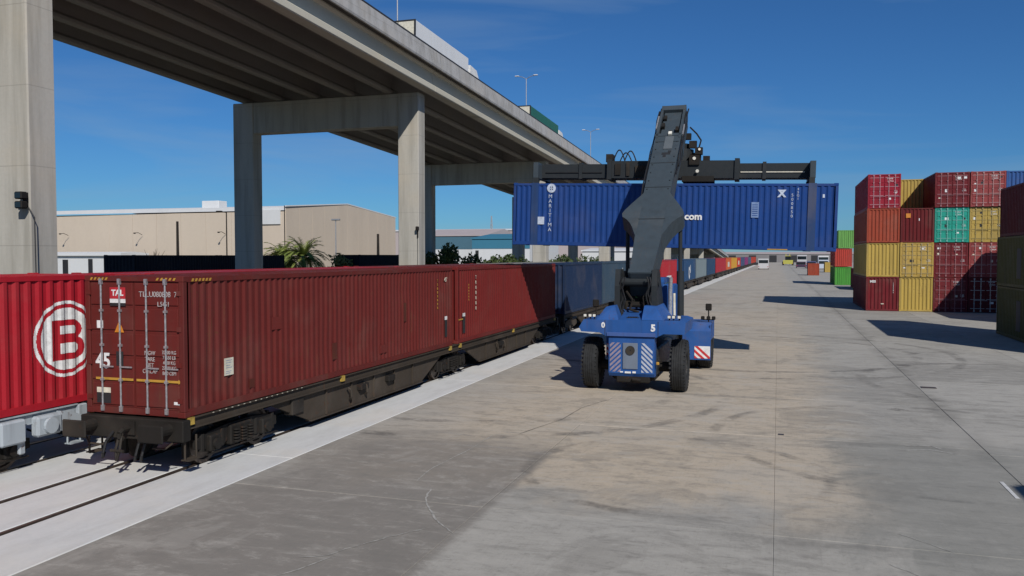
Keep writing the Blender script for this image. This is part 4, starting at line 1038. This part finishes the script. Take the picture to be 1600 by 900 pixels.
# boom support and pivot
for x in (-.62, .62):
    s = MB(); s.prism([(-.15, 2.0), (-.15, 3.5), (.0, 4.05), (.55, 4.05), (1.5, 2.9), (2.2, 2.0)], 'x', x-.09, x+.09); s.build('boom_support', M_DGREY2, rs)
s = MB(); s.tube((-.74, .25, 3.62), (.74, .25, 3.62), .15, 16); s.build('pivot_pin', M_DGREY2, rs)
s = MB(); s.box(-.5, .5, .75, 1.2, 2.0, 3.6, .04); s.tube((-.30, .2, 2.85), (.30, .2, 2.85), .10, 10); s.path([(-.35, .1, 3.3), (-.1, -.05, 3.0), (-.2, -.1, 2.7), (.1, 0, 2.6)], .04); s.path([(.4, .1, 3.4), (.25, -.05, 3.1), (.3, 0, 2.7)], .035); s.build('hydraulic_block', M_BLACK, rs)
s = MB(); s.box(-.52, .52, .74, 1.15, 2.3, 3.95, .03); s.build('gap_shade_fill', M_BLACK, rs)  # dark box added to stand for the shade between the boom supports
M_GREENISH = ink("green_fan", (.10, .22, .04)); fanr = MB().lathe_x([(0, .05), (.05, .06), (.05, .24), (-.02, .26), (-.02, .32), (.07, .33)], 0, 0, 0, 20)
fanr.v = [(.06+p[1], .70-p[0], 2.98+p[2]) for p in fanr.v]; fo = fanr.build('cooling_fan', M_BLACK, rs)
bl = MB()
for i in range(7): a = 2*math.pi*i/7; bl.add([(.06+.06*math.cos(a), .66, 2.98+.06*math.sin(a)), (.06+.23*math.cos(a-.2), .63, 2.98+.23*math.sin(a-.2)), (.06+.23*math.cos(a+.28), .67, 2.98+.23*math.sin(a+.28))], [(0, 1, 2)])
bl.build('fan_blade', M_GREENISH, fo)
# cab behind the boom foot
s = MB(); s.prism([(2.6, 1.7), (2.6, 3.55), (2.8, 3.7), (4.1, 3.7), (4.5, 2.6), (4.5, 1.7)], 'x', -.52, .58); cabo = s.build('cab', M_BLUE, rs)
MB().box(-.42, .48, 2.585, 2.597, 2.4, 3.45).build('cab_window', M_GLASS, cabo); MB().box(.582, .592, 2.8, 4.0, 2.4, 3.5).build('cab_window', M_GLASS, cabo)
s = MB(); s.box(.62, 1.05, 1.6, 2.9, 2.0, 3.5, .05); s.build('hydraulic_tank', M_BLUE, rs)
s = MB(); s.path([(.98, 1.3, 2.3), (.98, 1.3, 3.35), (1.0, 1.25, 3.75)], .07, 10); s.build('exhaust_pipe', M_STEEL, rs)
s = MB(); s.path([(1.12, 1.4, 2.1), (1.10, 1.4, 3.2)], .045, 8); s.build('exhaust_pipe', M_CREAM, rs)
# boom: s = distance along the boom from the pivot end
B0 = Vector((0.14, .0, 3.92)); BT = Vector((0.16, 8.95, 11.02)); bd_ = (BT-B0).normalized(); BL = (BT-B0).length
bx = Vector((1, 0, 0)); bn = bx.cross(bd_).normalized()           # bn points up and back, towards the camera
bx = bd_.cross(bn).normalized()
def BP(u, s_, h): return tuple(B0+bx*u+bd_*s_+bn*h)
def bbox(mb, u0, u1, s0, s1, h0, h1, w1=None):
    """box in boom coordinates, optional different half width at the far end"""
    a = (u0, u1); b = w1 or (u0, u1)
    v = [BP(a[0], s0, h0), BP(a[1], s0, h0), BP(b[1], s1, h0), BP(b[0], s1, h0), BP(a[0], s0, h1), BP(a[1], s0, h1), BP(b[1], s1, h1), BP(b[0], s1, h1)]
    return mb.add(v, [(0, 3, 2, 1), (4, 5, 6, 7), (0, 1, 5, 4), (1, 2, 6, 5), (2, 3, 7, 6), (3, 0, 4, 7)])
SO = BL*.80
s = MB(); bbox(s, -.355, .355, .0, BL*.2, -1.0, -.02, (-.455, .455)); bbox(s, -.455, .455, BL*.2, SO, -1.0, -.02, (-.50, .50)); bo = s.build('boom', M_DGREY, rs)
s = MB(); bbox(s, -.375, .375, .0, BL*.2, -.02, .0, (-.48, .48)); bbox(s, -.48, .48, BL*.2, SO, -.02, .0, (-.53, .53)); s.build('boom_plate', M_DGREY, bo)
for q, hw in ((.12, .43), (SO-.12, .55)): s = MB(); bbox(s, -hw, hw, q-.10, q+.10, -1.04, .02); s.build('boom_collar', M_DGREY, bo)
# flared lug plates carrying the lift cylinders
def wing(sg):
    f = BL
    out = [(.46, f*.425), (.60, f*.40), (.86, f*.358), (1.07, f*.320), (1.13, f*.303), (1.09, f*.286), (.92, f*.272), (.76, f*.252), (.63, f*.226), (.55, f*.205), (.45, f*.18)]
    n = len(out); v = [BP(sg*u, q, .004) for (u, q) in out]+[BP(sg*u, q, -.75+.25*(u-.47)) for (u, q) in out]
    return MB().add(v, [tuple(range(n)), tuple(range(2*n-1, n-1, -1))]+[(i, i+n, (i+1) % n+n, (i+1) % n) for i in range(n)])
for sg in (-1, 1): wing(sg).build('cylinder_lug', M_DGREY, bo)
for sg in (-1, 1):
    top = Vector(BP(sg*.97, BL*.315, -.40)); foot = Vector((sg*.98+.16, 3.0, 1.9)); mid = foot.lerp(top, .52)
    MB().tube(foot, mid, .135, 16).build('lift_cylinder', M_DGREY2, rs); MB().tube(mid, top, .075, 14).build('cylinder_rod', M_DGREY2, rs)
# telescoped inner boom and head
s = MB(); bbox(s, -.36, .36, SO-.3, BL-.15, -.88, -.12); ib = s.build('inner_boom', M_DGREY, rs)
s = MB()
for sg in (-1, 1):
    bbox(s, sg*.47-.05, sg*.47+.05, SO-.35, BL+.05, -1.1, .02)
bbox(s, -.5, .5, BL-.35, BL+.02, -.2, .03); bbox(s, -.5, .5, BL-1.0, BL-.35, -.55, -.35)
s.build('boom_head', M_DGREY, ib)
s = MB()
for (u, q, h) in ((-.30, .86, .03), (.05, .80, .05), (-.28, .92, 0.), (.3, .83, .03)): bbox(s, u-.06, u+.06, BL*q-.15, BL*q+.15, -.15, h)
tag(s.build('valve_block', M_BLACK, ib), kind='stuff')
s = MB(); bbox(s, .0, .14, BL*.782, BL*.80, .01, .10); s.build('work_lamp', M_LAMP, bo)
s = MB(); bbox(s, -.12, .22, BL*.655, BL*.668, .002, .012); bbox(s, -.06, .06, BL*.64, BL*.655, .002, .012); bbox(s, .12, .24, BL*.67, BL*.68, .002, .012); s.build('maker_plate', M_DARKINK, bo)
s = MB(); bbox(s, -.10, .25, BL*.69, BL*.775, .002, .03); s.build('cover_plate', paint("cover_grey", (.10, .115, .125), .2, .5, .1, .2), bo)
for (u, r_, q0, q1) in ((-.55, .035, .30, 1.0), (-.62, .03, .34, .98), (.56, .03, .55, .97), (.62, .03, .6, .99)):
    pts = [BP(u+.02*math.sin(k*2.1), BL*(q0+(q1-q0)*k/9), -.15-.06*math.sin(k*1.3)) for k in range(10)]
    MB().path(pts, r_, 7).build('hydraulic_hose', M_HOSE, bo)
s = MB(); bbox(s, -.60, -.54, BL*.84, BL*.93, -.1, .0); bbox(s, .54, .585, BL*.80, BL*.87, -.2, -.05); s.build('bright_fitting', M_STEEL, ib)
# rotator and spreader: follow the hanging container
SM = BM @ Matrix.Translation((0, 1.22, HB)); off = Matrix.Translation((-4.55, 28.0, 0)).inverted()
def SP(x, y, z): return tuple(off @ SM @ Vector((x, y, z)))
def sbox(mb, x0, x1, y0, y1, z0, z1):
    v = [SP(*p) for p in ((x0,y0,z0),(x1,y0,z0),(x1,y1,z0),(x0,y1,z0),(x0,y0,z1),(x1,y0,z1),(x1,y1,z1),(x0,y1,z1))]
    return mb.add(v, [(0, 3, 2, 1), (4, 5, 6, 7), (0, 1, 5, 4), (1, 2, 6, 5), (2, 3, 7, 6), (3, 0, 4, 7)])
s = MB(); sbox(s, -2.75, 2.95, -.62, .62, .26, 1.02); sbox(s, -2.75, -2.55, -.70, .70, .20, 1.10); sbox(s, 2.75, 2.95, -.70, .70, .20, 1.10); spr = s.build('spreader', M_DGREY2, rs)
for sg in (-1, 1):
    s = MB(); a, b = sorted((sg*2.8, sg*5.85)); sbox(s, a, b, -.50, -.10, .28, .90); sbox(s, a, b, .10, .50, .28, .90); s.build('telescopic_arm', M_DGREY2, spr)
    s = MB(); a, b = sorted((sg*5.78, sg*6.0)); sbox(s, a, b, -1.20, 1.20, .22, .92); s.build('end_beam', M_DGREY, spr)
    for y in (-1.12, 1.12):
        s = MB(); sbox(s, sg*5.87-.11, sg*5.87+.11, y-.10, y+.10, -.06, .24); s.build('twistlock', M_DGREY2, spr)
    s = MB(); a, b = sorted((sg*3.9, sg*4.05)); sbox(s, a, b, -.56, .56, .24, .96); s.build('guide_collar', M_DGREY2, spr)
    rail = MB(); rail.path([SP(sg*3.0, -.52, .52), SP(sg*5.6, -.52, .52)], .025); rail.build('hose_rail', M_CREAM if sg > 0 else M_HOSE, spr)
for (x0, h) in ((-2.55, .55), (-2.25, .42), (-2.05, .5)):
    pts = [SP(x0+.55*k/8, -.3, 1.0+h*math.sin(math.pi*k/8)) for k in range(9)]; MB().path(pts, .03, 6).build('hydraulic_hose', M_HOSE, spr)
s = MB(); sbox(s, -2.85, -2.55, -.45, .2, 1.0, 1.35); sbox(s, -2.4, -2.15, -.68, -.62, .4, .9); sbox(s, -1.9, -1.75, -.68, -.62, .35, .95); sbox(s, -1.5, -.9, -.7, -.62, .35, .8); s.build('valve_box', M_BLACK, spr)
s = MB(); s.tube(SP(.35, 0, .9), SP(.35, 0, 1.55), .62, 22); s.tube(SP(.35, 0, 1.5), SP(.35, 0, 1.8), .45, 18); s.build('rotator', M_DGREY2, spr)
s = MB(); s.path([SP(.30, 0, 1.7), tuple(Vector(BP(0, BL-.3, -.6)))], .28, 12); s.build('rotator_hanger', M_DGREY2, spr)
s = MB()
for (x, y, z, d) in ((1.05, -.5, 1.05, .22), (1.22, -.45, 1.45, .16), (.95, -.3, 1.75, .16), (.72, -.3, 2.1, .14), (1.1, -.2, 1.2, .2), (1.55, -.4, 1.1, .14)): sbox(s, x-d, x+d, y-d, y+d, z-d, z+d*.9)
sbox(s, .55, 1.9, -.75, .3, .10, .34); s.path([SP(1.2, -.5, 1.5), SP(1.3, -.5, 1.9), SP(1.1, -.4, 2.2), SP(.8, -.3, 2.5)], .035); s.build('rotator_motor', M_BLACK, spr)
for (x, y, z, r_) in ((1.05, -.73, 1.1, .07), (1.25, -.63, 1.5, .055), (1.2, -.76, .55, .07)): MB().tube(SP(x, y, z), SP(x, y-.03, z), r_, 12).build('work_lamp', M_LAMP, spr)
# seams, stickers, guard rails and cables on the bodywork and boom
for q in (.27, .45, .60, .74): s = MB(); bbox(s, -.49, .49, BL*q, BL*q+.035, .0, .010); s.build('weld_seam', M_DGREY2, bo)
for k in range(7):
    for sg in (-1, 1): s = MB(); c_ = Vector(BP(sg*.40, BL*(.44+.05*k), .0)); s.tube(c_, c_+bn*.022, .028, 6); s.build('bolt', M_DGREY2, bo)
for x in (-.86, .88): MB().box(x-.008, x+.008, -1.027, -1.021, 1.9, 2.38).build('panel_seam', M_BLACK, rs)
for (x, k) in ((-.48, 0), (-.40, 1), (.46, 2), (.40, 3), (.52, 4)):
    pts = [(x+.05*math.sin(i*1.7+k), -.12-.05*math.sin(i+k), 2.25+1.55*i/8) for i in range(9)]; MB().path(pts, .028, 6).build('hydraulic_hose', M_HOSE, rs)
# front mudguards with chevrons, lamps and mirrors
for sg in (-1, 1):
    xa, xb = sorted((sg*.98, sg*2.07)); s = MB(); s.prism([(5.30, .42), (5.30, 1.55), (5.62, 1.88), (7.2, 1.88), (7.2, 1.80), (5.66, 1.80), (5.36, 1.5), (5.36, .42)], 'x', xa, xb); g = s.build('front_mudguard', M_BLUE, rs)
    MB().box(xa if sg < 0 else xb-.05, xa+.05 if sg < 0 else xb, 5.4, 7.15, 1.2, 1.79).build('guard_side', M_BLUE, g)
    xs0 = sg*1.75
    MB().box(xs0-.30, xs0+.30, 5.285, 5.297, .48, .96).build('chevron_board', M_WHITE, g)
    stripes(xs0-.30, xs0+.30, .48, .96, 2, -.9*1, M_REDST, g, 5.283, 'chevron_stripe', .5)
    s = MB(); s.tube((sg*1.95, 5.7, 1.85), (sg*1.95, 5.7, 2.38), .025, 7); s.box(sg*1.95-.12, sg*1.95+.12, 5.66, 5.74, 2.34, 2.62, .03); s.path([(sg*1.72, 5.7, 1.98), (sg*2.15, 5.7, 1.98)], .02); mo = s.build('mirror', M_BLACK, rs)
    s = MB()
    for k in (-.22, 0, .2): s.box(sg*1.95+k-.07, sg*1.95+k+.07, 5.60, 5.72, 1.98, 2.12, .02)
    s.build('work_lamp', M_BLACK, rs)
s = MB(); s.path([(-1.5, .6, 2.4), (-1.5, .6, 2.75), (-1.55, .6, 2.75)], .022); s.box(-1.62, -1.40, .56, .64, 2.72, 2.98, .03); s.build('mirror', M_BLACK, rs)

# ================================================================== STACKS ON THE RIGHT
H = 2.79; W = 2.46; LS = 12.3
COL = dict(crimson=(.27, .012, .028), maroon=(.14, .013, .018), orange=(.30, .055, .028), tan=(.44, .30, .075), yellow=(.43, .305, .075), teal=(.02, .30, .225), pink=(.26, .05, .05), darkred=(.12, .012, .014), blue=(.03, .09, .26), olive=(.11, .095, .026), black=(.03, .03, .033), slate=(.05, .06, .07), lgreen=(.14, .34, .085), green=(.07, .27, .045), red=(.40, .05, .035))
BARS = dict(crimson=(.42, .20, .23), maroon=(.29, .12, .13), tan=(.36, .28, .13), yellow=(.34, .26, .09), teal=(.16, .44, .38), pink=(.40, .22, .21))
GM = 'containers in the main stack on the right'
def st(colr, label, x, y, z, near, L=LS, grp=GM, tagk='', bands=4, detail=1):
    m = paint("stack_%s%s" % (colr, tagk), COL[colr], .62, .55, .85, .30)
    bm_ = ink("bar_%s" % colr, BARS[colr]) if colr in BARS else None
    jr = random.Random(label)
    return container(label, m, L, W, H, (x+jr.uniform(-.012, .012), y+jr.uniform(-.05, .05), z), (0, 0, R(jr.uniform(-.06, .06))), near=near, detail=detail, group=grp, barmat=bm_, bands=bands, pitch=.30)
def ribs(c, m):
    for d in [o for o in c.children if o.name.startswith('door')]:
        for k in range(4):
            z = .32+k*(H-.62)/3; s_ = -1 if d.data.vertices[0].co.x < 0 else 1
            MB().box(s_*.06 if s_ > 0 else -1.08, 1.08 if s_ > 0 else -.06, -.012, .011, z-.022, z+.022).build('door_rib', m, d)
        for b_ in d.children:
            if b_.name.startswith('locking_bar'): b_.scale = (1.5, 1.2, 1)
def marks(c, kind, seed):
    """stencilled codes, placards and stickers on a container's near end"""
    r = random.Random(seed); y0, y1 = -.040, -.034
    if kind == 'door':
        for k in range(4): x = r.choice((-.98, -.52, .30, .78)); z = r.choice((.7, 1.2, 1.75, 2.25)); wd = r.uniform(.12, .3); MB().box(x, x+wd, .004, .010, z, z+r.uniform(.08, .24)).build('sticker', r.choice((M_WHITE, M_CREAM, M_WHITE, M_DARKINK)), c)
        text_on("".join(r.choice("ABCMSTU") for _ in range(4)), .17, M_WHITE, c, (.42, .004, 2.4), '-y'); text_on("%06d" % r.randint(100000, 999999), .15, M_WHITE, c, (.45, .004, 2.2), '-y'); text_on("22G1\n30480", .12, M_WHITE, c, (.85, .004, 1.35), '-y')
    else:
        text_on("".join(r.choice("ABCMSTU") for _ in range(3)), .26, M_WHITE, c, (-.72, .006, 2.4), '-y', bold=.01)
        text_on("\n".join("%06d" % r.randint(100000, 999999)), .15, M_WHITE, c, (.82, .006, 1.9), '-y', line=1.0)
        MB().box(-.1, .12, .002, .008, .55, .62).build('sticker', M_CREAM, c)
xc = [6.92+W/2+2.50*i for i in range(6)]
Y0 = 74.0
S = []
S.append((st('maroon', 'maroon container with white letters, bottom left corner of the main stack', xc[0], Y0, 0.012, 'end'), 'end'))
S.append((st('yellow', 'yellow corrugated container second from the ground in the left column of the main stack', xc[0], Y0+.03, H+.012, 'end'), None))
S.append((st('orange', 'orange-red corrugated container third from the ground in the left column of the main stack', xc[0]-.02, Y0-.02, 2*H+.012, 'end'), None))
S.append((st('crimson', 'crimson container with pale door bars on top of the left column of the main stack', xc[0]+.02, Y0, 3*H+.012, 'door'), 'door'))
S.append((st('yellow', 'rust-streaked yellow corrugated container on the ground beside the maroon corner one', xc[1], Y0+.02, .012, 'end', tagk='_rusty'), None))
S.append((st('tan', 'tan yellow container with barred doors second from the ground beside the corrugated yellow one', xc[1], Y0, H+.012, 'door'), 'door'))
S.append((st('darkred', 'dark red corrugated container with one orange sticker, left of the teal one', xc[1]+.02, Y0, 2*H+.012, 'end'), None))
decal(S[-1][0], M_ORANGE, 'sticker', -.85, -.5, -.01, .006, 2.0, 2.35); decal(S[-1][0], M_WHITE, 'sticker', .1, .16, -.004, .006, 1.75, 1.95)
S.append((st('yellow', 'yellow container set back in the gap on top of the second column', xc[1], Y0+5.6, 3*H+.012, 'end', L=6.1, tagk='_back'), None))
S.append((st('maroon', 'dark red container on the ground under the maroon barred one, its left corner sunlit', xc[2], Y0, .012, 'door'), 'door'))
S.append((st('maroon', 'maroon barred container directly below the teal one, half in shadow', xc[2], Y0+.02, H+.012, 'door', tagk='_b'), 'door'))
S.append((st('teal', 'teal green container with barred doors in the main stack', xc[2], Y0, 2*H+.012, 'door'), 'door'))
S.append((st('maroon', 'maroon container with white bar marks on top of the teal one', xc[2]-.02, Y0-.12, 3*H+.012, 'door', tagk='_c'), 'door'))
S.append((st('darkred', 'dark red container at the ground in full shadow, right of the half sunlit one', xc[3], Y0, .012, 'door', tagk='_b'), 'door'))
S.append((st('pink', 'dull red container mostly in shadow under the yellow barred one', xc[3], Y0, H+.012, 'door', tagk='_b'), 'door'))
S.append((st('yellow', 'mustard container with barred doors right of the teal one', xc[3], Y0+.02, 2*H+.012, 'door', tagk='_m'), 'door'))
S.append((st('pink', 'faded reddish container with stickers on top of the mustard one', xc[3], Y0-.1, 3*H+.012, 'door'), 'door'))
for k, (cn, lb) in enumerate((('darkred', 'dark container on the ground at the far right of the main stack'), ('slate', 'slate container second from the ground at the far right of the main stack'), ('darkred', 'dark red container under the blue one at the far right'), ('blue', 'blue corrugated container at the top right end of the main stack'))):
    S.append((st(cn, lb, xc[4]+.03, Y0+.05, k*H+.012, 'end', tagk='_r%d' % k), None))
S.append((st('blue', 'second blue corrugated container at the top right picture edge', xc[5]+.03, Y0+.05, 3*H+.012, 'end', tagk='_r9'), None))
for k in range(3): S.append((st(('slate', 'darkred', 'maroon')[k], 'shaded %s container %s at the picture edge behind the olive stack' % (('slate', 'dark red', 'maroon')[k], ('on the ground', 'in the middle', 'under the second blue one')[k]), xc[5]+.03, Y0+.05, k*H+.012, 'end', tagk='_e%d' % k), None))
for i, (c_, k) in enumerate(S):
    if k: marks(c_, k, 40+i)
    if k == 'door': ribs(c_, next(o for d in c_.children for o in d.children if o.name.startswith('locking_bar')).material_slots[0].material)
# near stack of three, right edge
GN = 'containers in the near stack at the right edge'
for k, (cn, lb) in enumerate((('olive', 'olive container on the ground at the right picture edge'), ('olive', 'olive container in the middle of the right edge stack'), ('darkred', 'dark maroon container on top of the olive pair at the right edge'))):
    c_ = st(cn, lb, 12.12+W/2+(.10 if k == 2 else 0), 42.3, k*H+.012, 'end', grp=GN, tagk='_n%d' % k)
    if cn == 'olive': decal(c_, M_DARKINK, 'placard', -W/2-.004, -W/2+.004, 7.3, 8.1, .5, 2.1)
# stacks standing beyond the right picture edge: their shadows reach into view
for k in range(3):
    st(('olive', 'slate', 'darkred')[k], '%s container of the stack beyond the right edge that shades the main stack' % ('bottom', 'middle', 'top')[k], 18.15+W/2, 58.0, k*H+.012, 'end', grp='out of frame stack shading the main stack', tagk='_o%d' % k, detail=0)
for k in range(3):
    st(('slate', 'olive', 'darkred')[k], '%s container of the stack beyond the lower right edge throwing the corner shadow' % ('bottom', 'middle', 'top')[k], 10.66+W/2, -2.6, k*H+.012, 'end', grp='out of frame stack at the lower right', tagk='_p%d' % k, detail=0)
# far stack of three
GF = 'green and red containers in the far stack'
for k, (cn, lb) in enumerate((('green', 'bright green container at the bottom of the far stack'), ('red', 'red container between two green ones in the far stack'), ('lgreen', 'light green container on top of the far stack'))):
    st(cn, lb, 8.4+1.25+(.45 if k == 2 else 0), 138.5, k*2.86+.0, 'end', grp=GF)
st('maroon', 'dark container in the shade behind the left column of the main stack', 11.3, 118, 0, 'end', grp='far containers on the yard')
st('yellow', 'small yellow container far down the yard left of the green stack', 13.6, 246, 0, 'end', L=6.1, grp='far containers on the yard', tagk='_far')
t = st('orange', 'rusty small container standing alone far down the yard', 7.9, 206, 0, 'end', L=6.1, grp='far containers on the yard', tagk='_rust')
# ------------------------------------------------------------------ far vehicles
def van(x, y, col, label, Lv=5.2, Wv=2.0, Hv=2.1, kind='van', cat=None):
    t = thing(kind, label, cat or kind.replace('_', ' '), (x, y, 0), group='vehicles far down the yard'); m = paint("vehicle_%s" % label.replace(' ', '_')[:24], col, .1, .4, .05, .05)
    if kind == 'car': pr = [(0, .35), (0, .95), (.5, 1.0), (1.1, Hv), (2.9, Hv), (3.7, 1.05), (Lv, .9), (Lv, .35)]
    elif kind == 'forklift':
        pr = [(0, .6), (0, 2.2), (.6, 2.5), (2.6, 2.5), (3.2, 1.9), (Lv, 1.7), (Lv, .6)]
        cb_ = MB(); cb_.box(-1.3, 1.3, 2.2, 4.6, 2.4, 4.4, .2); cb_.build('cab', M_GLASS, t)
        for s in (-1, 1): MB().box(s*.9-.16, s*.9+.16, Lv, Lv+.5, .2, Hv).build('mast', m, t); MB().box(s*2.2-.5, s*2.2+.5, .5, 2.4, 0, 1.9, .3).build('wheel', M_RUBBER, t)
        MB().box(-1.45, 1.45, 2.0, 4.8, 4.4, 4.6).build('cab_roof', m, t)
    else: pr = [(0, .4), (0, Hv-.1), (.1, Hv), (Lv*.66, Hv), (Lv*.82, 1.35), (Lv, 1.15), (Lv, .4)]
    MB().prism(pr, 'x', -Wv/2, Wv/2).build('body', m, t)
    if kind != 'forklift': MB().box(-Wv/2+.15, Wv/2-.15, -.02 if kind != 'car' else .62, -.003 if kind != 'car' else .66, Hv*.58, Hv*.88).build('rear_window', M_GLASS, t)
    for s in (-1, 1):
        for yy in (.9, Lv-.95): MB().lathe_x([(-.11, .12), (-.11, .34), (.11, .34), (.11, .12)], s*(Wv/2-.12), yy, .34, 14).build('wheel', M_RUBBER, t)
        MB().box(s*(Wv/2-.2)-.12, s*(Wv/2-.2)+.12, -.03, -.004, .8, 1.05).build('tail_light', M_REDINK, t)
    return t
van(-4.7, 292, (.5, .5, .5), 'white van parked beside the far end of the train', 6, 3.3, 3.6)
van(4.6, 430, (.42, .40, .09), 'yellow machine in the middle of the far yard', 8, 4.6, 5.6, 'forklift')
van(10.6, 412, (.45, .45, .46), 'white lorry in the far yard behind the dark cars', 9, 4.2, 5.0, 'lorry')
van(8.2, 330, (.05, .03, .06), 'dark car parked in the far yard before the white lorry', 4.6, 3.4, 2.4, 'car')
van(11.5, 320, (.06, .07, .16), 'dark blue car parked right of the other dark car', 4.6, 3.2, 2.6, 'car')
van(14.6, 300, (.45, .50, .58), 'pale blue white van beside the small yellow container', 5.5, 3.2, 3.2)
van(17.5, 360, (.60, .60, .60), 'white lorry half hidden by the far yellow container', 9, 4, 4.6, 'lorry')
